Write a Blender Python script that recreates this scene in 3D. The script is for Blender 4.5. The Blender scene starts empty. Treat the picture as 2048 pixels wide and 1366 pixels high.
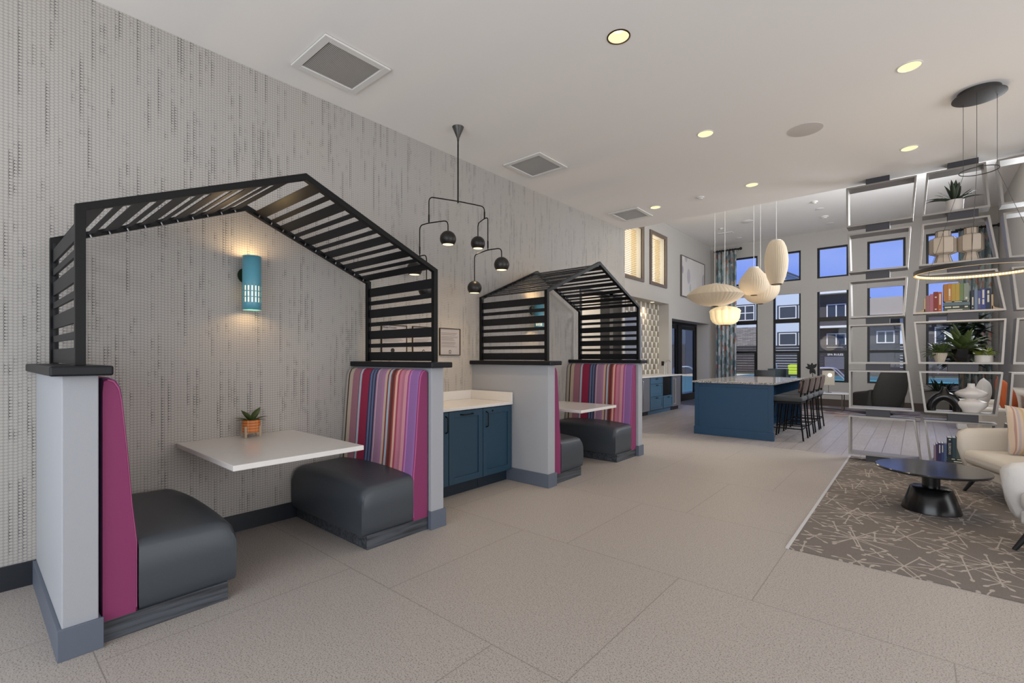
import bpy, bmesh, math, random
from mathutils import Vector, Matrix
random.seed(7)
S = bpy.context.scene
COL = S.collection
PI = math.pi
# ------------------------------------------------------------ camera, world, sun, exposure
cam_d = bpy.data.cameras.new('camera'); cam = bpy.data.objects.new('camera', cam_d); COL.objects.link(cam)
cam_d.sensor_width = 36; cam_d.lens = 944/2048*36
cam_d.shift_y = (714-683)/2048
cam_d.clip_start = 0.05; cam_d.clip_end = 300
cam.location = (4.0, 0.0, 1.35)
cam.rotation_euler = (PI/2, 0, math.radians(40.666))
S.camera = cam
S.view_settings.view_transform = 'Standard'; S.view_settings.look = 'None'
S.view_settings.exposure = 0.68; S.view_settings.gamma = 1.0
try: S.view_settings.use_curve_mapping = False
except Exception: pass

w = bpy.data.worlds.new('sky'); S.world = w; w.use_nodes = True
nt = w.node_tree; nt.nodes.clear()
o_ = nt.nodes.new('ShaderNodeOutputWorld'); bg = nt.nodes.new('ShaderNodeBackground')
tc = nt.nodes.new('ShaderNodeTexCoord'); sep = nt.nodes.new('ShaderNodeSeparateXYZ')
rmp = nt.nodes.new('ShaderNodeValToRGB')
rmp.color_ramp.elements[0].position = 0.0; rmp.color_ramp.elements[0].color = (0.12, 0.21, 0.60, 1)
rmp.color_ramp.elements[1].position = 0.45; rmp.color_ramp.elements[1].color = (0.075, 0.14, 0.50, 1)
nz = nt.nodes.new('ShaderNodeTexNoise'); nz.inputs['Scale'].default_value = 3.2; nz.inputs['Detail'].default_value = 7
mp = nt.nodes.new('ShaderNodeMapping'); mp.inputs['Scale'].default_value = (1.0, 1.6, 2.4); mp.inputs['Rotation'].default_value = (0.3, 0.5, 0.2)
cr = nt.nodes.new('ShaderNodeValToRGB'); cr.color_ramp.elements[0].position = 0.44; cr.color_ramp.elements[1].position = 0.78
cr.color_ramp.elements[1].color = (0.75, 0.75, 0.75, 1)
mx = nt.nodes.new('ShaderNodeMixRGB'); mx.inputs['Color2'].default_value = (0.30, 0.36, 0.66, 1)
L = nt.links.new
L(tc.outputs['Generated'], sep.inputs[0]); L(sep.outputs['Z'], rmp.inputs[0])
L(tc.outputs['Generated'], mp.inputs[0]); L(mp.outputs[0], nz.inputs['Vector']); L(nz.outputs[0], cr.inputs[0])
L(rmp.outputs[0], mx.inputs['Color1']); L(cr.outputs[0], mx.inputs['Fac'])
L(mx.outputs[0], bg.inputs[0]); bg.inputs[1].default_value = 1.0
L(bg.outputs[0], o_.inputs[0])

def light(kind, name, loc, energy, color=(1, 1, 1), rot=(0, 0, 0), **k):
    d = bpy.data.lights.new(name, kind); d.energy = energy; d.color = color
    for a, b in k.items(): setattr(d, a, b)
    o = bpy.data.objects.new(name, d); COL.objects.link(o); o.location = loc; o.rotation_euler = rot
    return o
sun = light('SUN', 'sun', (0, 0, 20), 2.6, (1.0, 0.96, 0.9), (math.radians(40), math.radians(14), 0), angle=0.01)
# daylight of the entrance windows behind the camera and of the window wall on the right (both outside the frame)
light('AREA', 'daylight_entrance_windows', (3.6, -2.85, 1.7), 142, (0.84, 0.92, 1.0), (PI/2, 0, PI), shape='RECTANGLE', size=6.4, size_y=2.8)
light('AREA', 'daylight_side_windows', (8.35, 3.0, 1.7), 100, (0.92, 0.95, 1.0), (PI/2, 0, PI/2), shape='RECTANGLE', size=6.0, size_y=2.8)
light('AREA', 'lounge_fill_light', (5.36, 10.1, 3.3), 175, (0.90, 0.95, 1.0), (0, 0, 0), shape='RECTANGLE', size=3.4, size_y=2.3)  # added area light to brighten the far room; that wall has no windows
def rot_to(d): return Vector(d).to_track_quat('-Z', 'Y').to_euler()
for n_, e_ in (('daylight_entrance_windows', (0, 1, 0)), ('daylight_side_windows', (-1, 0, 0)), ('lounge_fill_light', (-1, -0.06, 0.0))):
    bpy.data.objects[n_].rotation_euler = rot_to(e_)

# ------------------------------------------------------------ helpers
class G:
    """small node-graph helper"""
    def __init__(s, name):
        s.m = bpy.data.materials.new(name); s.m.use_nodes = True
        s.t = s.m.node_tree; s.b = s.t.nodes['Principled BSDF']; s.out = s.t.nodes['Material Output']
    def n(s, typ, **k):
        q = s.t.nodes.new(typ)
        for a, b in k.items(): setattr(q, a, b)
        return q
    def l(s, a, b): s.t.links.new(a, b)
    def inp(s, sock, v):
        if v is None: return
        if hasattr(v, 'is_linked'): s.l(v, sock)
        else: sock.default_value = v
    def math(s, op, a, b=None, c=None):
        q = s.n('ShaderNodeMath', operation=op); s.inp(q.inputs[0], a)
        if b is not None: s.inp(q.inputs[1], b)
        if c is not None: s.inp(q.inputs[2], c)
        return q.outputs[0]
    def xyz(s):
        q = s.n('ShaderNodeTexCoord'); p = s.n('ShaderNodeSeparateXYZ'); s.l(q.outputs['Object'], p.inputs[0])
        return p.outputs[0], p.outputs[1], p.outputs[2]
    def comb(s, a, b, c=0.0):
        q = s.n('ShaderNodeCombineXYZ'); s.inp(q.inputs[0], a); s.inp(q.inputs[1], b); s.inp(q.inputs[2], c); return q.outputs[0]
    def noise(s, vec=None, scale=5, detail=2, rough=0.5):
        q = s.n('ShaderNodeTexNoise')
        if vec is None:
            t = s.n('ShaderNodeTexCoord'); vec = t.outputs['Object']
        s.l(vec, q.inputs['Vector']); q.inputs['Scale'].default_value = scale; q.inputs['Detail'].default_value = detail
        q.inputs['Roughness'].default_value = rough
        return q.outputs[0]
    def ramp(s, fac, stops, const=False):
        q = s.n('ShaderNodeValToRGB'); e = q.color_ramp
        if const: e.interpolation = 'CONSTANT'
        while len(e.elements) < len(stops): e.elements.new(0.5)
        for k, (p, c) in enumerate(stops):
            e.elements[k].position = p; e.elements[k].color = (*c, 1) if len(c) == 3 else c
        s.inp(q.inputs[0], fac); return q.outputs[0]
    def mix(s, f, a, b, mode='MIX'):
        q = s.n('ShaderNodeMixRGB', blend_type=mode); s.inp(q.inputs[0], f)
        for i, v in ((1, a), (2, b)):
            if hasattr(v, 'is_linked'): s.l(v, q.inputs[i])
            else: q.inputs[i].default_value = (*v, 1)
        return q.outputs[0]
    def step(s, x, lo, hi):
        q = s.n('ShaderNodeMapRange'); q.inputs[1].default_value = lo; q.inputs[2].default_value = hi
        q.interpolation_type = 'SMOOTHSTEP'; s.inp(q.inputs[0], x); return q.outputs[0]
    def color(s, c): s.inp(s.b.inputs['Base Color'], c if hasattr(c, 'is_linked') else (*c, 1))
    def bump(s, h, strength=0.3, dist=0.01):
        q = s.n('ShaderNodeBump'); q.inputs['Strength'].default_value = strength; q.inputs['Distance'].default_value = dist
        s.l(h, q.inputs['Height']); s.l(q.outputs[0], s.b.inputs['Normal'])
    def set(s, **k):
        for a, b in k.items(): s.inp(s.b.inputs[a.replace('_', ' ')], b)

def hexc(h):
    v = [int(h[i:i+2], 16)/255 for i in (0, 2, 4)]
    return tuple(x/12.92 if x <= 0.04045 else ((x+0.055)/1.055)**2.4 for x in v)
def mat(name, c, rough=0.5, metal=0.0, bump=0, bscale=60, var=0, spec=0.5):
    g = G(name); 
    if isinstance(c, str): c = hexc(c)
    if var:
        nn = g.noise(scale=bscale, detail=3)
        g.color(g.mix(nn, tuple(x*(1-var) for x in c), tuple(min(1, x*(1+var)) for x in c)))
    else: g.color(c)
    g.set(Roughness=rough, Metallic=metal); g.b.inputs['Specular IOR Level'].default_value = spec
    if bump: g.bump(g.noise(scale=bscale, detail=4), bump, 0.004)
    return g.m
def emit(name, c, strength):
    g = G(name); g.color((0, 0, 0)); g.b.inputs['Emission Color'].default_value = (*c, 1); g.b.inputs['Emission Strength'].default_value = strength
    return g.m

class MB:
    def __init__(s): s.b = bmesh.new(); s.mi = 0
    def box(s, x0, x1, y0, y1, z0, z1):
        v = [s.b.verts.new(p) for p in ((x0,y0,z0),(x1,y0,z0),(x1,y1,z0),(x0,y1,z0),(x0,y0,z1),(x1,y0,z1),(x1,y1,z1),(x0,y1,z1))]
        for f in ((0,3,2,1),(4,5,6,7),(0,1,5,4),(1,2,6,5),(2,3,7,6),(3,0,4,7)):
            q = s.b.faces.new([v[i] for i in f]); q.material_index = s.mi
        return s
    def bar(s, p0, p1, w, h, up=(0, 0, 1)):
        """rectangular bar from p0 to p1: w across, h along up"""
        p0, p1 = Vector(p0), Vector(p1); d = (p1-p0).normalized(); a = d.cross(Vector(up)).normalized(); u = a.cross(d).normalized()
        v = []
        for p in (p0, p1):
            for i, j in ((-1,-1),(1,-1),(1,1),(-1,1)): v.append(s.b.verts.new(p+a*(i*w/2)+u*(j*h/2)))
        for f in ((0,1,2,3),(7,6,5,4),(0,4,5,1),(1,5,6,2),(2,6,7,3),(3,7,4,0)):
            q = s.b.faces.new([v[i] for i in f]); q.material_index = s.mi
        return s
    def ring(s, c, a, b, r, n): return [s.b.verts.new(Vector(c)+a*(r*math.cos(2*PI*i/n))+b*(r*math.sin(2*PI*i/n))) for i in range(n)]
    def skin(s, rings, closed=True, smooth=True):
        for r0, r1 in zip(rings, rings[1:]):
            n = len(r0)
            for i in range(n if closed else n-1):
                f = s.b.faces.new([r0[i], r0[(i+1) % n], r1[(i+1) % n], r1[i]]); f.smooth = smooth; f.material_index = s.mi
    def cap(s, r, flip=False):
        f = s.b.faces.new(list(reversed(r)) if flip else r); f.material_index = s.mi
    def cyl(s, p0, p1, r0, r1=None, n=16, caps=True):
        r1 = r0 if r1 is None else r1
        p0, p1 = Vector(p0), Vector(p1); d = (p1-p0).normalized()
        a = d.orthogonal().normalized(); b = d.cross(a)
        A = s.ring(p0, a, b, r0, n); B = s.ring(p1, a, b, r1, n); s.skin([A, B])
        if caps: s.cap(A, True); s.cap(B)
        return s
    def tube(s, pts, r, n=8, closed=False):
        pts = [Vector(p) for p in pts]; rings = []; prev = None
        rr = r if isinstance(r, (list, tuple)) else [r]*len(pts)
        N = len(pts)
        for i, p in enumerate(pts):
            if closed: d = (pts[(i+1) % N]-pts[i-1])
            else: d = (pts[min(i+1, N-1)]-pts[max(i-1, 0)])
            d.normalize()
            a = d.orthogonal().normalized() if prev is None else (prev-d*prev.dot(d)).normalized()
            prev = a; rings.append(s.ring(p, a, d.cross(a), rr[i], n))
        s.skin(rings)
        if closed: s.skin([rings[-1], rings[0]])
        else: s.cap(rings[0], True); s.cap(rings[-1])
        return s
    def lathe(s, prof, c=(0, 0, 0), n=32, fl=None, caps=True, sy=1.0):
        """profile [(r,z)] round the z axis; fl(angle, r, z) -> radius factor"""
        rings = []
        for r, z in prof:
            R = []
            for i in range(n):
                t = 2*PI*i/n; k = fl(t, r, z) if fl else 1
                R.append(s.b.verts.new((c[0]+r*k*math.cos(t), c[1]+r*k*math.sin(t)*sy, c[2]+z)))
            rings.append(R)
        s.skin(rings)
        if caps: s.cap(rings[0], True); s.cap(rings[-1])
        return s
    def ball(s, c, r, n=20, sx=1, sy=1, sz=1):
        m = n//2
        rings = [[s.b.verts.new((c[0]+sx*r*math.sin(PI*j/m)*math.cos(2*PI*i/n), c[1]+sy*r*math.sin(PI*j/m)*math.sin(2*PI*i/n), c[2]-sz*r*math.cos(PI*j/m))) for i in range(n)] for j in range(1, m)]
        s.skin(rings)
        a = s.b.verts.new((c[0], c[1], c[2]-sz*r)); b = s.b.verts.new((c[0], c[1], c[2]+sz*r))
        for i in range(n):
            f = s.b.faces.new([a, rings[0][(i+1) % n], rings[0][i]]); f.smooth = True; f.material_index = s.mi
            f = s.b.faces.new([b, rings[-1][i], rings[-1][(i+1) % n]]); f.smooth = True; f.material_index = s.mi
        return s
    def prism(s, poly, ax, a, b, smooth=False):
        """poly of 2-D points in the plane perpendicular to axis ax, extruded from a to b"""
        def P(u, v, t): return {'x': (t, u, v), 'y': (u, t, v), 'z': (u, v, t)}[ax]
        A = [s.b.verts.new(P(u, v, a)) for u, v in poly]; B = [s.b.verts.new(P(u, v, b)) for u, v in poly]
        s.cap(A); s.cap(B, True); s.skin([A, B], smooth=smooth); return s
    def quad(s, *p):
        f = s.b.faces.new([s.b.verts.new(q) for q in p]); f.material_index = s.mi; return s
    def leaf(s, base, d, length, width, bend=0.5, seg=6, up=(0, 0, 1), fold=0.25):
        base = Vector(base); d = Vector(d).normalized(); up = Vector(up)
        a = d.cross(up)
        if a.length < 1e-3: a = Vector((1, 0, 0))
        a.normalize(); rows = []
        p = base.copy(); cur = d.copy()
        for i in range(seg+1):
            t = i/seg; wd = width*math.sin(PI*min(1, 0.08+0.92*t)**0.85)*0.5+0.0008
            nn = a.cross(cur).normalized()
            rows.append([s.b.verts.new(p-a*wd+nn*wd*fold), s.b.verts.new(p), s.b.verts.new(p+a*wd+nn*wd*fold)])
            cur = (cur+Vector((0, 0, -bend/seg))).normalized(); p = p+cur*(length/seg)
        s.skin(rows, closed=False); return s
    def build(s, name, m, parent=None, smooth=None, bev=0, sub=0, thick=0, loc=None, angle=None):
        me = bpy.data.meshes.new(name)
        bmesh.ops.recalc_face_normals(s.b, faces=s.b.faces)
        s.b.to_mesh(me); s.b.free()
        for q in (m if isinstance(m, list) else [m]): me.materials.append(q)
        if smooth is not None:
            for p in me.polygons: p.use_smooth = smooth
        if any(p.use_smooth for p in me.polygons) and not sub: me.set_sharp_from_angle(angle=math.radians(42 if angle is None else angle))
        o = bpy.data.objects.new(name, me); COL.objects.link(o)
        if parent is not None: o.parent = parent
        if loc: o.location = loc
        if thick: md = o.modifiers.new('t', 'SOLIDIFY'); md.thickness = thick; md.offset = 0
        if bev:
            md = o.modifiers.new('b', 'BEVEL'); md.width = bev; md.segments = 3 if bev > 0.01 else 2; md.limit_method = 'ANGLE'; md.angle_limit = math.radians(40)
        if sub: md = o.modifiers.new('s', 'SUBSURF'); md.levels = sub; md.render_levels = sub
        return o
def B(x0, x1, y0, y1, z0, z1): return MB().box(x0, x1, y0, y1, z0, z1)
def tag(o, label, cat, group=None, kind=None):
    o['label'] = label; o['category'] = cat
    if group: o['group'] = group
    if kind: o['kind'] = kind
    return o
def thing(name, label, cat, loc=(0, 0, 0), rz=0, group=None):
    o = bpy.data.objects.new(name, None); COL.objects.link(o); o.location = loc; o.rotation_euler = (0, 0, rz); o.empty_display_size = 0.1
    return tag(o, label, cat, group)
def struct(name, mb, m, parent=None, **k):
    o = mb.build(name, m, parent, **k)
    if parent is None: o['kind'] = 'structure'
    return o
def kids(r): return [x for x in bpy.data.objects if x.parent is r]
def dup(r, loc, rz=None, label=None, group=None):
    c = r.copy(); COL.objects.link(c); c.location = loc
    if rz is not None: c.rotation_euler = (0, 0, rz)
    if label: c['label'] = label
    if group: c['group'] = group
    for k in kids(r):
        d = k.copy(); COL.objects.link(d); d.parent = c
        for q in kids(k):
            e = q.copy(); COL.objects.link(e); e.parent = d
    return c
def text(body, size, name, m, parent, loc, rot, ext=0.001, align='CENTER'):
    cu = bpy.data.curves.new(name, 'FONT'); cu.body = body; cu.size = size; cu.extrude = ext; cu.align_x = align; cu.resolution_u = 3
    t = bpy.data.objects.new('tmp', cu); COL.objects.link(t)
    dg = bpy.context.evaluated_depsgraph_get(); me = bpy.data.meshes.new_from_object(t.evaluated_get(dg)); bpy.data.objects.remove(t)
    me.materials.clear(); me.materials.append(m)
    o = bpy.data.objects.new(name, me); COL.objects.link(o); o.parent = parent; o.location = loc; o.rotation_euler = rot
    return o
def arc(c, r, a0, a1, n=8, ax=((1, 0, 0), (0, 0, 1))):
    c = Vector(c); u, v = Vector(ax[0]), Vector(ax[1])
    return [c+u*(r*math.cos(a0+(a1-a0)*i/n))+v*(r*math.sin(a0+(a1-a0)*i/n)) for i in range(n+1)]
def rounded(pts, r, n=5):
    """polyline with rounded inner corners"""
    pts = [Vector(p) for p in pts]; out = [pts[0]]
    for a, b, c in zip(pts, pts[1:], pts[2:]):
        d0 = (a-b); d1 = (c-b); k = min(r, d0.length*0.49, d1.length*0.49); p = b+d0.normalized()*k; q = b+d1.normalized()*k
        for i in range(n+1):
            t = i/n; out.append(p*(1-t)**2+b*2*t*(1-t)+q*t*t)
    out.append(pts[-1]); return out
def holes(axis, at0, at1, u0, u1, z0, z1, hs):
    """wall slab (between at0 and at1 on axis) with rectangular holes (ua,ub,za,zb)"""
    mb = MB(); us = sorted({u0, u1, *[h[0] for h in hs], *[h[1] for h in hs]}); zs = sorted({z0, z1, *[h[2] for h in hs], *[h[3] for h in hs]})
    us = [u for u in us if u0 <= u <= u1]; zs = [z for z in zs if z0 <= z <= z1]
    for a, b in zip(us, us[1:]):
        for c, d in zip(zs, zs[1:]):
            um, zm = (a+b)/2, (c+d)/2
            if any(h[0] < um < h[1] and h[2] < zm < h[3] for h in hs): continue
            if axis == 'x': mb.box(at0, at1, a, b, c, d)
            else: mb.box(a, b, at0, at1, c, d)
    bmesh.ops.remove_doubles(mb.b, verts=mb.b.verts, dist=1e-5)
    return mb
def ceiling_slab(x0, x1, y0, y1, z, h, circles):
    """ceiling slab whose underside has round holes (cx, cy, r) for recessed lights"""
    mb = MB(); sq = [(cx-r*1.3, cx+r*1.3, cy-r*1.3, cy+r*1.3) for cx, cy, r in circles]
    us = sorted({x0, x1, *[q[0] for q in sq], *[q[1] for q in sq]}); vs = sorted({y0, y1, *[q[2] for q in sq], *[q[3] for q in sq]})
    for a, b in zip(us, us[1:]):
        for c, d in zip(vs, vs[1:]):
            if not any(q[0] < (a+b)/2 < q[1] and q[2] < (c+d)/2 < q[3] for q in sq): mb.box(a, b, c, d, z, z+h)
    for (cx, cy, r), q in zip(circles, sq):
        n = 40; A = []; Bq = []
        for i in range(n):
            t = 2*PI*i/n; u, v = math.cos(t), math.sin(t); k = 1.3*r/max(abs(u), abs(v))
            A.append(mb.b.verts.new((cx+r*u, cy+r*v, z))); Bq.append(mb.b.verts.new((cx+k*u, cy+k*v, z)))
        mb.skin([A, Bq], smooth=False)
    return mb

# ------------------------------------------------------------ materials
M = {}
M['white'] = mat('white_paint', 'e3e0dc', 0.6)
M['ceiling'] = mat('ceiling_paint', 'f3efeb', 0.9)
M['greywall'] = mat('grey_wall_paint', 'b9b4ae', 0.85)
M['partition'] = mat('partition_paint', '9fa0a5', 0.7, bump=0.15, bscale=180)
M['base_grey'] = mat('grey_baseboard_paint', '5a616e', 0.5)
M['base_dark'] = mat('dark_baseboard_paint', '1d2129', 0.5)
M['blackmetal'] = mat('black_metal', '080809', 0.45, 0.0, spec=0.25)
M['slat'] = mat('black_slat_lacquer', '121318', 0.45, 0.0, spec=0.3)
M['blackframe'] = mat('black_window_frame', '0b0b0d', 0.4)
M['quartz'] = mat('white_quartz', 'dcd8d4', 0.18, var=0.03, bscale=25)
M['vinyl'] = mat('charcoal_vinyl', '3b4046', 0.42, bump=0.08, bscale=220)
M['teal'] = mat('teal_cabinet_paint', '233f52', 0.4)
M['island'] = mat('blue_island_paint', '1c4261', 0.45)
M['tealkick'] = mat('dark_teal_kick', '10202c', 0.5)
M['bluecab'] = mat('blue_cabinet_paint', '42627a', 0.4)
M['steel'] = mat('stainless_steel', 'b2b2b6', 0.42, 0.9)
M['chrome'] = mat('brushed_nickel', 'c9c5c1', 0.28, 1.0)
M['shelf'] = mat('silver_shelf_frame', '948e88', 0.42, 0.75)
M['spacer'] = mat('graphite_spacer', '3c3b41', 0.5, 0.2)
M['black'] = mat('gloss_black', '0d0d0f', 0.25)
M['matteblack'] = mat('matte_black', '161616', 0.6)
M['ceramic'] = mat('white_ceramic', 'cfc8c3', 0.45)
M['paper'] = mat('cream_paper_lantern', 'd8ccbd', 0.8)
M['blkceramic'] = mat('black_ceramic', '0e0d0f', 0.22)
M['leaf'] = mat('green_leaf', '46552a', 0.45, var=0.35, bscale=18)
M['leafdark'] = mat('dark_green_leaf', '22301c', 0.4, var=0.4, bscale=12)
M['leaflime'] = mat('lime_leaf', '7f8a34', 0.5, var=0.3, bscale=25)
M['soil'] = mat('soil', '1b1410', 0.95)
M['cream'] = mat('cream_upholstery', 'c6beb4', 0.85, bump=0.15, bscale=300)
M['boucle'] = mat('white_boucle', 'c2bdb9', 0.95, bump=0.5, bscale=170)
M['greyfab'] = mat('grey_upholstery', '4b4c4e', 0.9, bump=0.1, bscale=300)
M['loungefab'] = mat('charcoal_upholstery', '33312d', 0.85, bump=0.1, bscale=300)
M['tan'] = mat('tan_wood', 'b59a78', 0.6)
M['brownwall'] = mat('brown_wood_panel', '8d7a68', 0.6)
M['bronze'] = mat('bronze_frame', '5d5048', 0.45, 0.3)
M['brass'] = mat('dark_bronze', '4a3a25', 0.4, 0.8)
M['concrete'] = mat('deck_concrete', 'd2c2a2', 0.9, var=0.1, bscale=3)
M['extwhite'] = mat('white_siding', 'c7ced6', 0.8)
M['extdark'] = mat('dark_siding', '4d4849', 0.8)
M['extblue'] = mat('blue_grey_siding', '5c6573', 0.8)
M['exttan'] = mat('tan_stucco', 'ab9f92', 0.9)
M['extglass'] = mat('house_window_glass', '3a4049', 0.15)
M['fence'] = mat('dark_fence', '332c2b', 0.7)
M['lime'] = mat('lime_cushion', 'a6b52e', 0.8)
M['tealcurb'] = mat('pool_tile', '4b93a0', 0.4)
M['grass'] = mat('lawn', '6f7a3c', 0.95, var=0.3, bscale=6)
def glass(name, tint=(1, 1, 1), gl=0.06):
    g = G(name); g.t.nodes.remove(g.b)
    tr = g.n('ShaderNodeBsdfTransparent'); tr.inputs[0].default_value = (*tint, 1)
    gs = g.n('ShaderNodeBsdfGlossy'); gs.inputs['Roughness'].default_value = 0.02
    lw = g.n('ShaderNodeLayerWeight'); lw.inputs[0].default_value = 0.25
    mx = g.n('ShaderNodeMixShader'); f = g.math('MULTIPLY_ADD', lw.outputs['Fresnel'], 0.12, gl-0.05)
    g.l(f, mx.inputs[0]); g.l(tr.outputs[0], mx.inputs[1]); g.l(gs.outputs[0], mx.inputs[2]); g.l(mx.outputs[0], g.out.inputs[0])
    return g.m
M['glass'] = glass('window_glass', (0.92, 0.95, 0.97))
M['glassdark'] = glass('tinted_door_glass', (0.80, 0.83, 0.85), 0.08)

# wallpaper: small woven loops in vertical strings
def wallpaper():
    g = G('woven_loop_wallpaper'); x, y, z = g.xyz()
    a = g.math('DIVIDE', y, 0.0192)
    col = g.math('FLOOR', a)
    wn = g.n('ShaderNodeTexWhiteNoise', noise_dimensions='1D'); g.l(col, wn.inputs['W'])
    b = g.math('ADD', g.math('DIVIDE', z, 0.0187), g.math('MULTIPLY', wn.outputs[0], 0.6))
    fx = g.math('SUBTRACT', g.math('FRACT', a), 0.5); fy = g.math('SUBTRACT', g.math('FRACT', b), 0.5)
    r = g.math('SQRT', g.math('ADD', g.math('POWER', g.math('DIVIDE', fx, 0.50), 2.0), g.math('POWER', g.math('DIVIDE', fy, 0.48), 2.0)))
    inside = g.step(r, 1.15, 0.75)
    ring = g.math('MULTIPLY', g.step(r, 0.72, 0.92), g.step(r, 1.3, 1.05))
    side = g.step(fx, 0.12, -0.12)
    st = g.noise(g.comb(g.math('MULTIPLY', col, 7.31), g.math('MULTIPLY', z, 1.5), 0.0), 1.0, 2)
    fine = g.noise(g.comb(g.math('MULTIPLY', col, 3.7), g.math('MULTIPLY', z, 14.0), 0.0), 1.0, 1)
    streak = g.step(g.math('ADD', g.math('MULTIPLY', st, 0.75), g.math('MULTIPLY', fine, 0.25)), 0.52, 0.64)
    big = g.noise(scale=0.9, detail=2)
    fillc = g.mix(big, hexc('b1adaa'), hexc('b9b1a6'))
    gapc = g.mix(big, hexc('a09c9a'), hexc('a69e94'))
    c1 = g.mix(inside, gapc, fillc)
    c2 = g.mix(g.math('MULTIPLY', ring, 0.22), c1, hexc('7a777c'))
    c3 = g.mix(g.math('MULTIPLY', g.math('MULTIPLY', ring, streak), g.math('MULTIPLY_ADD', side, 0.55, 0.3)), c2, hexc('1d1a20'))
    g.color(c3); g.set(Roughness=0.9)
    g.bump(inside, 0.18, 0.002)
    return g.m
M['wallpaper'] = wallpaper()

def terrazzo():
    g = G('speckled_floor_tile'); x, y, z = g.xyz()
    ry = g.math('DIVIDE', g.math('SUBTRACT', y, 1.62), 1.23); row = g.math('FLOOR', ry); fy = g.math('FRACT', ry)
    rx = g.math('DIVIDE', g.math('SUBTRACT', g.math('SUBTRACT', x, 0.433), g.math('MULTIPLY', row, 0.41)), 1.23); fx = g.math('FRACT', rx)
    def edge(f): return g.math('MINIMUM', f, g.math('SUBTRACT', 1.0, f))
    seam = g.step(g.math('MINIMUM', edge(fx), edge(fy)), 0.0030, 0.0012)
    wn = g.n('ShaderNodeTexWhiteNoise', noise_dimensions='2D'); g.l(g.comb(g.math('FLOOR', rx), row), wn.inputs['Vector'])
    n1 = g.noise(scale=135, detail=2, rough=0.6); n2 = g.noise(scale=190, detail=1)
    dark = g.step(n1, 0.52, 0.62); lite = g.step(n2, 0.50, 0.62)
    base = g.mix(g.math('MULTIPLY', wn.outputs[0], 0.35), hexc('a39b95'), hexc('9d948d'))
    c = g.mix(g.math('MULTIPLY', dark, 0.7), base, hexc('5c534d')); c = g.mix(g.math('MULTIPLY', lite, 0.6), c, hexc('b9b0a9'))
    c = g.mix(g.math('MULTIPLY', seam, 0.6), c, hexc('6f665f')); g.color(c)
    g.set(Roughness=g.math('MULTIPLY_ADD', n1, 0.2, 0.42)); g.bump(g.math('SUBTRACT', 1.0, seam), 0.2, 0.002)
    return g.m
M['terrazzo'] = terrazzo()

def planks():
    g = G('wood_look_plank'); x, y, z = g.xyz()
    rx = g.math('DIVIDE', g.math('SUBTRACT', x, 3.41), 0.206); row = g.math('FLOOR', rx); fx = g.math('FRACT', rx)
    wn = g.n('ShaderNodeTexWhiteNoise', noise_dimensions='1D'); g.l(row, wn.inputs['W'])
    ry = g.math('ADD', g.math('DIVIDE', y, 1.2), g.math('MULTIPLY', wn.outputs[0], 3.0)); fy = g.math('FRACT', ry)
    def edge(f): return g.math('MINIMUM', f, g.math('SUBTRACT', 1.0, f))
    seam = g.math('MAXIMUM', g.step(edge(fx), 0.02, 0.008), g.step(edge(fy), 0.0035, 0.001))
    w2 = g.n('ShaderNodeTexWhiteNoise', noise_dimensions='2D'); g.l(g.comb(row, g.math('FLOOR', ry)), w2.inputs['Vector'])
    gr = g.noise(g.comb(g.math('MULTIPLY', x, 40.0), g.math('MULTIPLY', y, 3.0), g.math('MULTIPLY', row, 3.1)), 1.0, 4)
    c = g.mix(gr, hexc('8f8784'), hexc('b2aaa9')); c = g.mix(g.math('MULTIPLY', w2.outputs[0], 0.3), c, hexc('8d8076'))
    c = g.mix(seam, c, hexc('5c514a')); g.color(c); g.set(Roughness=0.34)
    return g.m
M['planks'] = planks()

def stripes(name, edges, cols, axis=0):
    g = G(name); c = g.xyz()[axis]
    g.color(g.ramp(c, list(zip(edges, cols)), const=True)); g.set(Roughness=0.75)
    g.bump(g.noise(scale=260, detail=2), 0.1, 0.002)
    return g.m
_st = [(0,'a5673a'),(0.010,'b3ada4'),(0.065,'3e2a26'),(0.085,'c2b2a0'),(0.14,'a2707f'),(0.245,'3f3540'),(0.252,'b4bcca'),(0.285,'931f45'),
       (0.40,'272c4c'),(0.415,'646f92'),(0.445,'252845'),(0.46,'5e688a'),(0.487,'27294a'),(0.505,'a3788f'),(0.522,'d8c0d0'),(0.530,'9c7790'),
       (0.60,'a9779b'),(0.635,'c4ac9c'),(0.665,'8c3a2c'),(0.685,'9fb6c4'),(0.712,'8f3a33'),(0.728,'5b2c2a'),(0.765,'9c4340'),(0.785,'dcae9f'),
       (0.812,'a8475a'),(0.835,'c0798c'),(0.87,'b06c80'),(0.90,'c98c95'),(0.94,'9a4a7c'),(0.958,'b577ac'),(0.975,'8b5f95')]
M['stripe'] = stripes('multicolour_striped_fabric', [e for e, _ in _st], [hexc(c) for _, c in _st])
M['magenta'] = mat('magenta_fabric', '7f2b59', 0.7, bump=0.1, bscale=260)
M['piping'] = mat('pink_piping', 'a8507f', 0.7)
M['stoolfab'] = None
def stoolfab():
    g = G('striped_stool_fabric'); y = g.xyz()[1]
    f = g.math('FRACT', g.math('DIVIDE', y, 0.075))
    g.color(g.ramp(f, [(0, hexc('6d5a52')), (0.22, hexc('241f24')), (0.34, hexc('756255')), (0.45, hexc('19171e')), (0.66, hexc('7b695b')), (0.78, hexc('4a3d3a')), (0.88, hexc('25222a'))], const=True))
    g.set(Roughness=0.85); return g.m
M['stoolfab'] = stoolfab()
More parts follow.
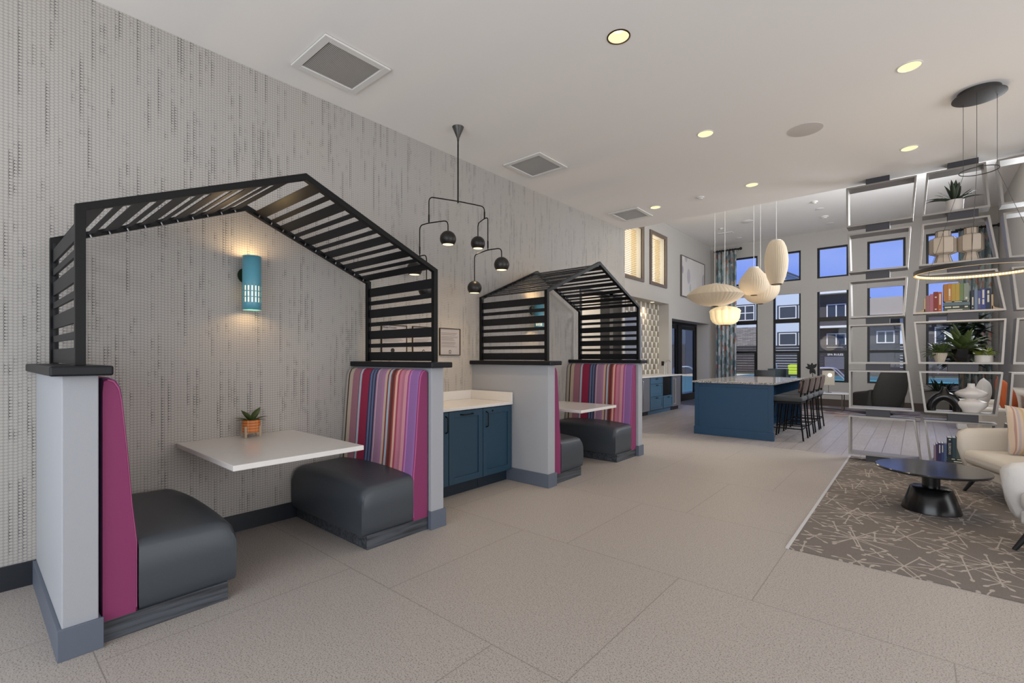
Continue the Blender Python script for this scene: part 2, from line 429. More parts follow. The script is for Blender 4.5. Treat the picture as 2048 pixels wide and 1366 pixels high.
def woodgrain(name, c0, c1, ax=0, rough=0.5):
    g = G(name); x, y, z = g.xyz(); v = [x, y, z]
    sc = [3.0 if i == ax else 60.0 for i in range(3)]
    n = g.noise(g.comb(*[g.math('MULTIPLY', v[i], sc[i]) for i in range(3)]), 1.0, 4)
    g.color(g.mix(g.step(n, 0.3, 0.7), hexc(c0), hexc(c1))); g.set(Roughness=rough); return g.m
M['laminate'] = woodgrain('charcoal_wood_laminate', '24262a', '4b4f56', 1)
M['wood'] = woodgrain('pale_wood', 'a8957c', 'c4b198', 2)
def granite():
    g = G('speckled_granite'); n = g.noise(scale=55, detail=4, rough=0.75); n2 = g.noise(scale=120, detail=2)
    c = g.ramp(n, [(0.36, hexc('3b3836')), (0.46, hexc('8d8782')), (0.56, hexc('bdb7b2')), (0.66, hexc('dcd6d0'))])
    g.color(g.mix(g.step(n2, 0.6, 0.7), c, hexc('4a4543'))); g.set(Roughness=0.12); return g.m
M['granite'] = granite()
def carpet():
    """brown carpet with starbursts of thin pale lines"""
    g = G('starburst_carpet'); x, y, z = g.xyz(); tot = None
    for k, (cell, n, ox, oy, R) in enumerate(((0.66, 10, 0.0, 0.0, 0.56), (0.50, 8, 0.23, 0.31, 0.52), (0.31, 6, 0.1, 0.05, 0.42))):
        ca, sa = math.cos(0.7*k), math.sin(0.7*k); X_, Y_ = x, y
        xr = g.math('ADD', g.math('MULTIPLY', X_, ca), g.math('MULTIPLY', Y_, sa)); yr = g.math('SUBTRACT', g.math('MULTIPLY', Y_, ca), g.math('MULTIPLY', X_, sa))
        u = g.math('DIVIDE', g.math('ADD', xr, ox), cell); v = g.math('DIVIDE', g.math('ADD', yr, oy), cell)
        cu, cv = g.math('FLOOR', u), g.math('FLOOR', v)
        wn = g.n('ShaderNodeTexWhiteNoise', noise_dimensions='3D'); g.l(g.comb(cu, cv, float(k)), wn.inputs['Vector'])
        sp = g.n('ShaderNodeSeparateColor'); g.l(wn.outputs['Color'], sp.inputs[0])
        dx = g.math('SUBTRACT', g.math('FRACT', u), g.math('MULTIPLY_ADD', sp.outputs[0], 0.3, 0.35))
        dy = g.math('SUBTRACT', g.math('FRACT', v), g.math('MULTIPLY_ADD', sp.outputs[1], 0.3, 0.35))
        r = g.math('MULTIPLY', g.math('SQRT', g.math('ADD', g.math('MULTIPLY', dx, dx), g.math('MULTIPLY', dy, dy))), cell)
        th = g.math('MULTIPLY', g.math('ADD', g.math('ARCTAN2', dy, dx), g.math('MULTIPLY', sp.outputs[2], 6.28)), n/(2*PI))
        idx = g.math('FLOOR', th)
        w2 = g.n('ShaderNodeTexWhiteNoise', noise_dimensions='3D'); g.l(g.comb(cu, cv, g.math('ADD', idx, 10.0*k)), w2.inputs['Vector'])
        ln = g.math('MULTIPLY_ADD', w2.outputs['Value'], R*cell*0.55, R*cell*0.45)
        off = g.math('ABSOLUTE', g.math('SUBTRACT', g.math('FRACT', th), 0.5))
        dist = g.math('MULTIPLY', g.math('MULTIPLY', off, 2*PI/n), r)
        line = g.math('MULTIPLY', g.step(dist, 0.0052, 0.0032), g.math('LESS_THAN', r, ln))
        dr = g.math('SUBTRACT', r, ln)
        bud = g.step(g.math('SQRT', g.math('ADD', g.math('POWER', g.math('DIVIDE', dr, 0.022), 2.0), g.math('POWER', g.math('DIVIDE', dist, 0.011), 2.0))), 1.1, 0.9)
        q = g.math('MAXIMUM', line, bud); tot = q if tot is None else g.math('MAXIMUM', tot, q)
    nf = g.noise(scale=260, detail=2); nb = g.noise(scale=3, detail=2)
    base = g.mix(nf, hexc('4f4947'), hexc('837b76')); base = g.mix(g.math('MULTIPLY', nb, 0.25), base, hexc('7a6c60'))
    g.color(g.mix(g.math('MULTIPLY', tot, 0.85), base, hexc('aea49b'))); g.set(Roughness=0.98); g.bump(nf, 0.4, 0.004)
    return g.m
M['carpet'] = carpet()
def vor(name, cols, scale, rough=0.8, vec=(1, 1, 1)):
    g = G(name); v = g.n('ShaderNodeTexVoronoi'); t = g.n('ShaderNodeTexCoord'); mpn = g.n('ShaderNodeMapping'); mpn.inputs['Scale'].default_value = vec
    nz_ = g.n('ShaderNodeTexNoise'); nz_.inputs['Scale'].default_value = 4
    g.l(t.outputs['Object'], mpn.inputs[0]); g.l(mpn.outputs[0], v.inputs['Vector']); v.inputs['Scale'].default_value = scale
    sp = g.n('ShaderNodeSeparateColor'); g.l(v.outputs['Color'], sp.inputs[0])
    st = [(i/len(cols), hexc(c)) for i, c in enumerate(cols)]
    cc_ = g.ramp(sp.outputs[0], st, const=True)
    if name.startswith('leaf_print'): cc_ = g.mix(0.35, cc_, hexc('b5bcbc'))
    g.color(cc_); g.set(Roughness=rough); return g.m
M['curtain'] = vor('leaf_print_curtain', ['b7c0c2', '8fa9ae', 'c3c7c6', '3f6e78', 'a9b9ba', 'b0654a', 'c7cbc9', '2f4558', '7d9aa0', 'c9a79a', 'bfc6c6', '4d6b55'], 9, 0.9, (1.4, 1.4, 0.8))
M['rugcolor'] = vor('patchwork_rug', ['9a9492', '8b8380', 'a8a19d', '9b6a55', '8e8a8c', 'b1aaa5', '6e5560', '9d9794', '857c78'], 3.2, 0.95, (1, 1.8, 1))
M['mosaicpillow'] = None
def tiles():
    """tapered two-tone backsplash tiles"""
    g = G('tapered_mosaic_tile'); x, y, z = g.xyz()
    rz = g.math('DIVIDE', z, 0.145); row = g.math('FLOOR', rz); fz = g.math('FRACT', rz)
    sh = g.math('MULTIPLY', g.math('MODULO', row, 2.0), 0.5)
    ry = g.math('ADD', g.math('DIVIDE', y, 0.26), sh); fy = g.math('FRACT', ry)
    d = g.math('ABSOLUTE', g.math('SUBTRACT', fy, 0.5))
    half = g.math('MULTIPLY_ADD', fz, -0.14, 0.44)
    inside = g.step(g.math('SUBTRACT', half, d), 0.0, 0.02)
    grout = g.math('MAXIMUM', g.step(fz, 0.05, 0.02), g.step(g.math('ABSOLUTE', g.math('SUBTRACT', half, d)), 0.02, 0.008))
    wn = g.n('ShaderNodeTexWhiteNoise', noise_dimensions='2D'); g.l(g.comb(g.math('FLOOR', ry), row), wn.inputs['Vector'])
    gr = g.noise(g.comb(g.math('MULTIPLY', y, 60.0), g.math('MULTIPLY', z, 4.0), 0.0), 1.0, 3)
    dk = g.mix(wn.outputs[0], hexc('5f594f'), hexc('948d7c')); dk = g.mix(g.math('MULTIPLY', gr, 0.6), dk, hexc('b9ad98'))
    c = g.mix(inside, hexc('e0d9ca'), dk); g.color(g.mix(grout, c, hexc('d8d2c8'))); g.set(Roughness=0.25)
    return g.m
M['tiles'] = tiles()
def pendant_mat():
    g = G('pendant_shade_fabric'); g.color(hexc('bfae97')); g.set(Roughness=0.8)
    g.b.inputs['Emission Color'].default_value = (1.0, 0.80, 0.56, 1); g.b.inputs['Emission Strength'].default_value = 0.05
    return g.m
M['shade'] = pendant_mat()
def pendant2():
    g = G('bright_pendant_shade'); g.color(hexc('d8c6a2')); g.set(Roughness=0.8)
    g.b.inputs['Emission Color'].default_value = (1.0, 0.78, 0.45, 1); g.b.inputs['Emission Strength'].default_value = 0.26
    return g.m
M['shade2'] = pendant2()
M['lampwarm'] = emit('warm_lamp', (1.0, 0.78, 0.42), 3.0)
M['lampwhite'] = emit('lamp_glow', (1.0, 0.80, 0.46), 1.15)
M['ledstrip'] = emit('led_strip', (1.0, 0.80, 0.42), 1.7)
M['downcone'] = emit('lit_downlight_cone', (1.0, 0.80, 0.45), 0.80)
M['sconceblue'] = mat('teal_sconce_metal', '5d9fb2', 0.35)
def water():
    g = G('pool_water'); n = g.noise(scale=2.5, detail=3); g.color(g.mix(n, hexc('3f9fb4'), hexc('6fc6d2'))); g.set(Roughness=0.08); g.bump(n, 0.2, 0.02); return g.m
M['water'] = water()
def stone():
    g = G('stacked_stone'); t = g.n('ShaderNodeTexBrick'); tc_ = g.n('ShaderNodeTexCoord'); x, y, z = g.xyz()
    g.l(g.comb(x, z), t.inputs['Vector']); t.inputs['Scale'].default_value = 2.0; t.inputs['Brick Width'].default_value = 0.9; t.inputs['Row Height'].default_value = 0.22
    t.inputs['Color1'].default_value = (*hexc('7d7671'), 1); t.inputs['Color2'].default_value = (*hexc('a29a94'), 1); t.inputs['Mortar'].default_value = (*hexc('524c48'), 1)
    g.l(t.outputs[0], g.b.inputs['Base Color']); g.set(Roughness=0.9); return g.m
M['stone'] = stone()
def artmat():
    g = G('abstract_print'); x, y, z = g.xyz()
    v = g.n('ShaderNodeTexVoronoi'); v.inputs['Scale'].default_value = 2.4; v.inputs['Randomness'].default_value = 0.8
    g.l(g.comb(g.math('MULTIPLY', y, 1.3), g.math('MULTIPLY', z, 0.75)), v.inputs['Vector'])
    sp = g.n('ShaderNodeSeparateColor'); g.l(v.outputs['Color'], sp.inputs[0])
    c = g.ramp(sp.outputs[1], [(0, hexc('b9b1b4')), (0.2, hexc('ded8d3')), (0.42, hexc('a39aa2')), (0.55, hexc('b4bcbc')), (0.68, hexc('c7968f')), (0.75, hexc('d9d2cd')), (0.9, hexc('7e7f85'))], const=True)
    g.color(g.mix(g.step(v.outputs['Distance'], 0.42, 0.46), c, hexc('d5cfca'))); g.set(Roughness=0.5); return g.m
M['art'] = artmat()

# ------------------------------------------------------------ the room
ZC, ZH, YF, XG = 3.635, 4.85, 15.6, -1.02      # low ceiling, high ceiling, far wall, grey left wall
struct('floor', B(-0.3, 8.6, -3.1, 7.87, -0.2, 0), M['terrazzo'])
struct('floor', B(-4.2, 8.6, 7.87, 15.95, -0.2, 0), M['planks'])
carp = MB().box(3.315, 8.5, 3.785, 7.87, 0.0, 0.006); struct('floor', carp, M['carpet'])
struct('trim_1', B(3.293, 3.315, 3.785, 7.87, 0, 0.009), mat('satin_metal_strip', 'c9c9cb', 0.5, 0.4))
DL = [(2.382, 3.05), (3.952, 4.851), (2.356, 4.95), (3.934, 6.748), (2.336, 6.819), (0.969, 6.886)]
struct('ceiling', ceiling_slab(-0.3, 8.6, -3.1, 7.78, ZC, 0.1, [(x, y, 0.074) for x, y in DL]), M['ceiling'])
struct('ceiling', ceiling_slab(-1.6, 6.0, 7.78, 15.95, ZH, 0.1, [(4.25, 14.0, 0.09)]), M['ceiling'])
struct('trim_2', B(-1.6, 8.6, 7.68, 7.78, ZC+0.1, ZH+0.1), M['ceiling'])
# left wall: wallpaper, with an opening to a back corridor at its far end
struct('wall_left', holes('x', -0.16, 0, -3.1, 7.78, 0, ZC, [(6.28, 7.66, 0, 2.45)]), M['wallpaper'])
struct('wall_left', holes('x', XG-0.30, XG, 7.9, YF, 0, ZH, [(9.35, 10.62, 3.20, 4.45), (11.06, 11.99, 3.20, 4.45), (8.3, 12.25, 0, 2.76), (12.46, 15.44, 0, 2.39)]), M['greywall'])
struct('wall_left', B(XG-0.30, -0.16, 7.78, 7.9, 0, ZH), M['greywall'])
struct('wall_alcove', MB().box(-1.36, -1.30, 8.3, 12.25, 0, 2.76), M['tiles'])
struct('wall_corridor', MB().box(-2.9, -2.8, 4.8, 12.5, 0, 2.8).box(-2.8, -0.16, 4.7, 4.8, 0, 2.8).box(-2.8, -1.36, 8.3, 8.4, 0, 2.8), M['white'])
struct('ceiling', MB().box(-2.9, -1.33, 4.7, 12.5, 2.8, 2.9).box(-1.33, -0.16, 4.7, 7.78, 2.8, 2.9), M['white'])
light('POINT', 'corridor_fill', (-1.5, 6.6, 2.3), 45, (1.0, 0.92, 0.82), shadow_soft_size=0.2)  # added point light that brightens the corridor, without a fixture
struct('floor', B(-2.9, -0.3, 4.7, 8.4, -0.2, 0), M['terrazzo'])
struct('trim_3', MB().box(-2.8, -2.77, 8.0, 9.6, 0, 2.4).box(-1.9, -1.7, 6.9, 7.05, 0, 2.8), M['brownwall'])
pst = struct('trim_4', MB().box(-0.17, 0.012, 7.20, 7.32, 0, 2.45).box(-0.17, 0.012, 6.28, 7.66, 2.40, 2.45).box(-0.17, 0.012, 6.28, 6.33, 0, 2.4).box(-0.17, 0.012, 7.61, 7.66, 0, 2.4), M['blackframe'])
# far window wall
cols = [(-0.40, 0.345), (0.76, 1.47), (1.865, 2.586), (2.99, 3.77), (4.16, 4.90)]
hs = []
for a, b in cols: hs += [(a, b, 0.655, 3.33), (a, b, 3.545, 4.40)]
struct('wall_back', holes('y', YF, YF+0.26, XG-0.45, 5.7, 0, ZH, hs), M['greywall'])
struct('wall_right', B(5.42, 5.7, 7.9, YF, 0, ZH), M['greywall'])
struct('wall_right', B(5.42, 8.6, 7.9, 8.1, 0, ZH), M['greywall'])
struct('wall_right', B(8.5, 8.6, -3.1, 7.9, 0, ZC), M['greywall'])
struct('wall_front', B(-0.3, 8.6, -3.1, -3.0, 0, ZC), M['greywall'])
struct('baseboard_left', MB().box(0, 0.016, -3, 0.287, 0, 0.14).box(0, 0.016, 0.412, 2.39, 0, 0.13), M['base_dark'])
struct('baseboard_left', MB().box(0, 0.016, 4.05, 6.03, 0, 0.13).box(0, 0.016, 6.15, 6.28, 0, 0.13), M['base_dark'])
struct('baseboard_back', B(XG, 5.42, YF-0.016, YF, 0, 0.19), M['bronze'])
struct('baseboard_right', B(5.404, 5.42, 7.9, YF-0.02, 0, 0.19), M['base_dark'])
# windows of the far wall
wn_ = 1
for i, (a, b) in enumerate(cols):
    for (z0, z1) in ((0.655, 3.33), (3.545, 4.40)):
        f = 0.05
        mb = MB().box(a, a+f, YF+0.06, YF+0.13, z0, z1).box(b-f, b, YF+0.06, YF+0.13, z0, z1).box(a+f, b-f, YF+0.06, YF+0.13, z0, z0+f).box(a+f, b-f, YF+0.06, YF+0.13, z1-f*0.8, z1)
        if z0 < 1:
            mb.box(a+f, b-f, YF+0.05, YF+0.13, 2.34, 2.46).box(a+f, b-f, YF+0.05, YF+0.13, 1.46, 1.53)
            if i < 3: mb.box(b-f-0.05, b-f, YF+0.05, YF+0.13, z0, 1.46)
        fr = struct('window_%d' % wn_, mb, M['blackframe']); wn_ += 1
        B(a+f, b-f, YF+0.09, YF+0.096, z0+f, z1-f).build('glass', M['glass'], fr)
        if z0 < 1:
            B(a+0.002, b-0.002, YF+0.0, YF+0.05, z1-0.16, z1).build('shade_cassette', M['greywall'], fr)
# interior windows with wooden blinds high on the grey wall
for k, (a, b, z0, z1) in enumerate(((9.35, 10.62, 3.20, 4.45), (11.06, 11.99, 3.20, 4.45))):
    f = 0.085
    fr = struct('window_%d' % (11+k), MB().box(XG-0.02, XG+0.035, a-f*.2, a+f, z0-0.05, z1+0.05).box(XG-0.02, XG+0.035, b-f*.0, b+f*.9, z0-0.05, z1+0.05).box(XG-0.02, XG+0.035, a+f, b, z0-0.05, z0+0.02).box(XG-0.02, XG+0.035, a+f, b, z1-0.03, z1+0.05), mat('bronze_window_frame', '6e6259', 0.5))
    mb = MB(); n = 27
    for j in range(n):
        z = z0+0.03+(z1-z0-0.09)*j/n
        mb.quad((XG-0.11, a+f, z), (XG-0.11, b-0.12, z), (XG-0.065, b-0.12, z+0.006), (XG-0.065, a+f, z+0.006))
    mb.build('blind', mat('wood_blind', 'c9b48c', 0.6), fr, thick=0.003)
    B(XG-0.285, XG-0.28, a, b, z0, z1).build('lit_pane', emit('pane_glow', (1.0, 0.90, 0.68), 2.2), fr)  # self-glowing pane stands in for warm light behind the blinds
# half walls with black caps and grey baseboards
def partition(y0, y1):
    p = struct('wall_partition', B(0, 1.115, y0, y1, 0, 1.265), M['partition'], bev=0.004)
    B(0, 1.175, y0-0.045, y1+0.045, 1.265, 1.31).build('cap', M['slat'], p, bev=0.008)
    return p
PW = [(0.287, 0.412), (2.39, 2.515), (3.93, 4.05), (6.00, 6.12)]
for i, (a, b) in enumerate(PW):
    p = partition(a, b)
    mb = MB(); t = 0.016
    outer = i in (0, 2)
    mb.box(1.115, 1.115+t, a-t, b+t, 0, 0.14)
    if outer: mb.box(0, 1.115, a-t, a, 0, 0.14)
    else: mb.box(0, 1.115, b, b+t, 0, 0.14)
    if outer: mb.box(1.06, 1.115, b, b+t*0.6, 0, 0.14)
    else: mb.box(1.06, 1.115, a-t*0.6, a, 0, 0.14)
    mb.build('baseboard', M['base_grey'], p, bev=0.002)

# ------------------------------------------------------------ slatted canopies
def canopy(y0, y1, label):
    r = thing('slatted_canopy', label, 'canopy', (0, y0, 1.311)); W = y1-y0; H = 0.745; pk = 1.205; c = W/2; t = 0.038; XF = 1.062; XB = 0.105
    for x, nm in ((XF-t, 'front_frame'), (XB-t, 'back_frame')):
        o = [(0, 0), (0, H), (c, pk), (W, H), (W, 0)]; ii = [(W-t, 0), (W-t, H-t*0.55), (c, pk-t*1.12), (t, H-t*0.55), (t, 0)]
        mb = MB()
        for k in range(4):
            q = [o[k], o[k+1], ii[3-k], ii[4-k]]
            mb.prism(q, 'x', x, x+t)
        bmesh.ops.remove_doubles(mb.b, verts=mb.b.verts, dist=1e-5)
        mb.build(nm, M['blackmetal'], r, bev=0.0015)
    # side panels: boards of two widths
    def widths(L, start):
        out = []; s = start; k = 0
        while s < L-0.02:
            wd = 0.078 if k % 2 == 0 else 0.037
            out.append((s, min(s+wd, L))); s += wd+0.041; k += 1
        return out
    for side in (0, 1):
        mb = MB()
        ya, yb = (0.012, 0.024) if side == 0 else (W-0.024, W-0.012)
        for (a, b) in widths(H-0.04, 0.006): mb.box(XB-0.01, XF-t-0.001, ya, yb, a, b)
        mb.box(XB-0.0, XB+0.006, ya, yb, 0, H-0.03)
        mb.build('side_slat_panel', M['slat'], r, bev=0.001)
        mb = MB(); a0 = Vector((0, 0.0, H-0.012)); p1 = Vector((0, c, pk-0.012))
        if side: a0 = Vector((0, W, H-0.012))
        d = (p1-a0); Ls = d.length; d.normalize()
        for (a, b) in widths(Ls-0.05, 0.055):
            P = a0+d*((a+b)/2); 
            mb.bar((XB-0.01, P.y, P.z-0.008), (XF-t-0.001, P.y, P.z-0.008), b-a, 0.005, up=(0, -d.z*(1), d.y) if not side else (0, -d.z, d.y))
        mb.build('roof_slat_panel', M['slat'], r)
        mb = MB()
        for (a, b) in widths(Ls-0.05, 0.055):
            P = a0+d*((a+b)/2)
            nrm = Vector((0, -d.z, d.y));  nrm = nrm if nrm.z < 0 else -nrm
            mb.cyl(Vector((XB+0.012, P.y, P.z-0.012)), Vector((XB+0.012, P.y, P.z-0.012))+nrm*0.018, 0.0045, n=6)
        mb.build('bolts', M['steel'], r)['kind'] = 'stuff'
    return r
canopy(0.337, 2.502, 'black house-shaped slatted canopy over the near booth')
canopy(3.985, 6.165, 'black house-shaped slatted canopy over the far booth')

# ------------------------------------------------------------ booth benches
def bench(y, s, label):
    """bench against a half wall face at y, facing s (+1 = away from the camera)"""
    r = thing('booth_bench', label, 'bench', (0, y, 0)); X1 = 1.10
    B(0.02, X1-0.012, min(0.008*s, 0.545*s), max(0.008*s, 0.545*s), 0, 0.10).build('base', M['laminate'], r, bev=0.002)
    # backrest: tapered section with rounded top
    prof = [(0.012, 0.10), (0.150, 0.10), (0.150, 0.44), (0.132, 0.62), (0.112, 0.90), (0.092, 1.14), (0.084, 1.20), (0.066, 1.238), (0.040, 1.252), (0.016, 1.247), (0.012, 1.2)]
    mb = MB(); n = 1; ext = []
    for k, x in enumerate((0.012, 0.03, 0.05, X1-0.05, X1-0.028, X1-0.012)):
        sh = (0.012, 0.004, 0, 0, 0.004, 0.014)[k]
        ring = []
        for (py, pz) in prof:
            yy = py-(sh if py > 0.03 else 0); zz = pz-(sh if pz > 1.0 else 0)
            ring.append(mb.b.verts.new((x, yy*s, zz)))
        ext.append(ring)
    for a, b in zip(ext, ext[1:]):
        for i in range(len(prof)):
            f = mb.b.faces.new([a[i], a[(i+1) % len(prof)], b[(i+1) % len(prof)], b[i]]); f.smooth = 1 < i < 9
    mb.mi = 1
    mb.cap(ext[0]); mb.cap(ext[-1], True)
    for f in mb.b.faces:
        if all(v.co.x > X1-0.035 for v in f.verts): f.material_index = 1
    mb.build('backrest', [M['stripe'], M['magenta']], r)
    MB().tube([(X1-0.020, py*s*1.0+(0.0), pz) for py, pz in [(0.138, 0.12), (0.138, 0.44), (0.120, 0.62), (0.100, 0.90), (0.080, 1.14), (0.070, 1.20), (0.052, 1.232), (0.03, 1.24)]], 0.0055, 6).build('piping', M['piping'], r)
    # seat cushion: domed top, rounded nose
    mb = MB(); nx, ny = 44, 30; ya, yb = 0.149, 0.588; top = []
    def P(i, j):
        u = i/nx; v = j/ny; x = 0.02+(X1-0.02-0.012)*u; yy = ya+(yb-ya)*v
        e = abs(2*u-1); rr_ = lambda t: 1-math.sqrt(max(0, 1-(1-t)**2)) if t < 1 else 0
        z = 0.443+0.030*(1-e*e)-0.012*v-0.036*rr_(min(u, 1-u)*X1/0.045)-0.075*rr_((1-v)*(yb-ya)/0.10)
        return (x, yy*s, z)
    gridv = [[mb.b.verts.new(P(i, j)) for j in range(ny+1)] for i in range(nx+1)]
    for i in range(nx):
        for j in range(ny):
            f = mb.b.faces.new([gridv[i][j], gridv[i+1][j], gridv[i+1][j+1], gridv[i][j+1]]); f.smooth = True
    rim = [gridv[i][0] for i in range(nx+1)]+[gridv[nx][j] for j in range(1, ny+1)]+[gridv[i][ny] for i in range(nx-1, -1, -1)]+[gridv[0][j] for j in range(ny-1, 0, -1)]
    prev = rim
    for (z, ins) in ((0.275, -0.001), (0.22, -0.002), (0.16, 0.0), (0.115, 0.004), (0.1015, 0.012)):
        cur = []
        for q in rim:
            cx, cy = 0.55, 0.34*s; k = 1-ins/0.5
            cur.append(mb.b.verts.new((cx+(q.co.x-cx)*k, cy+(q.co.y-cy)*k, z)))
        for a in range(len(rim)):
            b = (a+1) % len(rim); f = mb.b.faces.new([prev[a], prev[b], cur[b], cur[a]]); f.smooth = True
        prev = cur
    mb.cap(prev)
    mb.build('seat_cushion', M['vinyl'], r, smooth=True)
    return r
bench(0.418, 1, 'booth bench at the left edge, magenta backrest end and charcoal vinyl seat')
bench(2.384, -1, 'booth bench with striped backrest beside the teal cabinets, charcoal seat, near booth')
bench(4.056, 1, 'far booth bench beside the teal cabinets, magenta backrest end and charcoal seat corner')
bench(5.994, -1, 'striped booth bench of the far booth, nearest the kitchen island')
def booth_table(y0, y1, label):
    r = thing('booth_table', label, 'table', (0, y0, 0))
    B(0.0, 1.087, 0, y1-y0, 0.705, 0.738).build('tabletop', M['quartz'], r, bev=0.004)
    return r
booth_table(0.99, 1.815, 'white quartz wall-mounted table in the near booth, carrying an orange planter')
booth_table(4.605, 5.435, 'white quartz wall-mounted table in the far booth, empty')

# ------------------------------------------------------------ teal sconces
def sconce(y, label):
    r = thing('wall_sconce', label, 'wall lamp', (0.0, y, 1.71))
    MB().lathe([(0.0, 0), (0.055, 0.0), (0.062, 0.008), (0.062, 0.016), (0.0, 0.018)], n=28, caps=False).build('backplate', mat('dark_green_metal', '2c3a26', 0.4, 0.4), r, loc=(0, 0.0, 0.275)).rotation_euler = (0, PI/2, 0)
    MB().cyl((0.01, 0, 0.27), (0.075, 0, 0.27), 0.012).build('arm', M['blackmetal'], r)
    mb = MB(); n = 96; c = (0.125, 0.0); R = 0.0635
    zs = [0.0, 0.052]+[0.058+0.044*i+d for i in range(3) for d in (0, 0.036)]+[0.2, 0.412]
    zs = sorted(zs); rows = [[mb.b.verts.new((c[0]+R*math.cos(2*PI*i/n), c[1]+R*math.sin(2*PI*i/n), z)) for i in range(n)] for z in zs]
    for k in range(len(zs)-1):
        zm = (zs[k]+zs[k+1])/2; slot_row = any(0.058+0.044*i < zm < 0.058+0.044*i+0.036 for i in range(3))
        for i in range(n):
            if slot_row and i % 6 in (0, 1): continue
            f = mb.b.faces.new([rows[k][i], rows[k][(i+1) % n], rows[k+1][(i+1) % n], rows[k+1][i]]); f.smooth = True
    mb.build('shade', M['sconceblue'], r, thick=0.0022)
    MB().cyl((c[0], 0, 0.05), (c[0], 0, 0.24), 0.048, n=20).build('bulb', emit('warm_bulb', (1.0, 0.72, 0.36), 2.2), r)
    light('POINT', 'sconce_light', (c[0], 0, 0.395), 1.7, (1.0, 0.62, 0.28), shadow_soft_size=0.02).parent = r
    light('POINT', 'sconce_light', (c[0], 0, 0.03), 1.0, (1.0, 0.62, 0.28), shadow_soft_size=0.02).parent = r
sconce(1.447, 'teal cylinder wall sconce with lit slots inside the near booth')
sconce(5.07, 'teal cylinder wall sconce seen through the slats of the far booth')

# ------------------------------------------------------------ plants
def pot_cyl(r, rad, h, m, name='pot', z=0, n=32, taper=1.0, rib=0):
    fl = (lambda t, rr, zz: 1+0.03*math.cos(rib*t)) if rib else None
    k = MB().lathe([(0, 0), (rad*taper, 0), (rad*(taper+1)/2, h*0.5), (rad, h), (rad*0.9, h), (rad*0.88, h*0.86), (0, h*0.86)], (0, 0, z), n if not rib else 96, fl, caps=False)
    o = k.build(name, m, r)
    MB().cyl((0, 0, z+h*0.80), (0, 0, z+h*0.87), rad*0.87, n=20).build('soil', M['soil'], r)
    return o
r = thing('potted_plant', 'small leafy plant in an orange pot on a wooden stand, on the near booth table', 'plant', (0.115, 1.447, 0.739), 0.3)
def orangepot():
    g = G('orange_pot_with_lines'); x, y, z = g.xyz()
    fz = g.math('FRACT', g.math('DIVIDE', g.math('SUBTRACT', z, 0.012), 0.021))
    th = g.math('FRACT', g.math('DIVIDE', g.math('ARCTAN2', y, x), PI/3))
    l = g.math('MAXIMUM', g.math('LESS_THAN', fz, 0.13), g.math('LESS_THAN', th, 0.045)); g.color(g.mix(l, hexc('bd641a'), hexc('e6b087'))); g.set(Roughness=0.45); return g.m
pot_cyl(r, 0.062, 0.092, orangepot(), z=0.038)
for k in range(4):
    a = PI/2*k+0.35; B(-0.0065, 0.0065, -0.0065, 0.0065, 0, 0.085).build('stand_leg', M['wood'], r, loc=(0.070*math.cos(a), 0.070*math.sin(a), 0))
MB().bar((-0.066, 0, 0.030), (0.066, 0, 0.030), 0.014, 0.012).bar((0, -0.066, 0.030), (0, 0.066, 0.030), 0.014, 0.012).build('stand_cross', M['wood'], r).rotation_euler = (0, 0, 0.35)
mb = MB()
for k, (a, el, ln, wd) in enumerate([(-1.3, 0.9, 0.14, 0.056), (1.9, 0.9, 0.14, 0.056), (0.3, 1.0, 0.09, 0.04), (-2.4, 0.45, 0.11, 0.04), (2.6, 0.4, 0.10, 0.04), (1.2, 0.45, 0.11, 0.042), (-0.6, 0.4, 0.1, 0.04), (-1.9, 0.35, 0.10, 0.035), (0.7, 0.3, 0.09, 0.035)]):
    mb.leaf((0.01*math.cos(a), 0.01*math.sin(a), 0.118), (math.cos(a)*math.cos(el), math.sin(a)*math.cos(el), math.sin(el)), ln, wd, 0.35)
mb.build('leaves', M['leaf'], r, thick=0.0012)

# ------------------------------------------------------------ teal cabinets between the booths
def shaker(name, parent, m, x, y0, y1, z0, z1, t=0.02, st=0.06):
    """door lying in the plane x (front towards +x)"""
    mb = MB().box(x, x+t, y0, y0+st, z0, z1).box(x, x+t, y1-st, y1, z0, z1).box(x, x+t, y0+st, y1-st, z0, z0+st).box(x, x+t, y0+st, y1-st, z1-st, z1).box(x, x+t*0.45, y0+st, y1-st, z0+st, z1-st)
    return mb.build(name, m, parent, bev=0.0015)
def pull(parent, x, p0, p1):
    a, b = Vector(p0), Vector(p1); d = (b-a).normalized()
    MB().tube(rounded([(x, a.x, a.y), (x+0.032, a.x+d.x*0.012, a.y+d.y*0.012), (x+0.032, b.x-d.x*0.012, b.y-d.y*0.012), (x, b.x, b.y)], 0.012), 0.006, 8).build('handle', M['blackmetal'], parent)
def cabinet(y0, y1, label, doors):
    r = thing('base_cabinet', label, 'cabinet', (0, y0, 0), group='teal base cabinets between the booths'); W = y1-y0
    B(0.018, 0.612, 0.002, W-0.002, 0.12, 0.832).build('body', M['teal'], r)
    B(0.05, 0.555, 0.002, W-0.002, 0.0, 0.12).build('toe_kick', M['tealkick'], r)
    for (a, b, hp) in doors:
        d = shaker('door', r, M['teal'], 0.614, a, b, 0.128, 0.824)
        pull(d, 0.634, *hp)
    return r
cabinet(2.53, 3.0, 'teal shaker base cabinet beside the near booth half wall, mostly hidden', [(0.004, 0.466, ((0.43, 0.63), (0.43, 0.79)))])
cabinet(3.0, 3.465, 'middle teal shaker base cabinet with a horizontal black pull', [(0.004, 0.461, ((0.15, 0.79), (0.31, 0.79)))])
c3 = cabinet(3.465, 3.915, 'teal shaker base cabinet with vertical pull and lock, beside the far booth half wall', [(0.004, 0.446, ((0.045, 0.63), (0.045, 0.79)))])
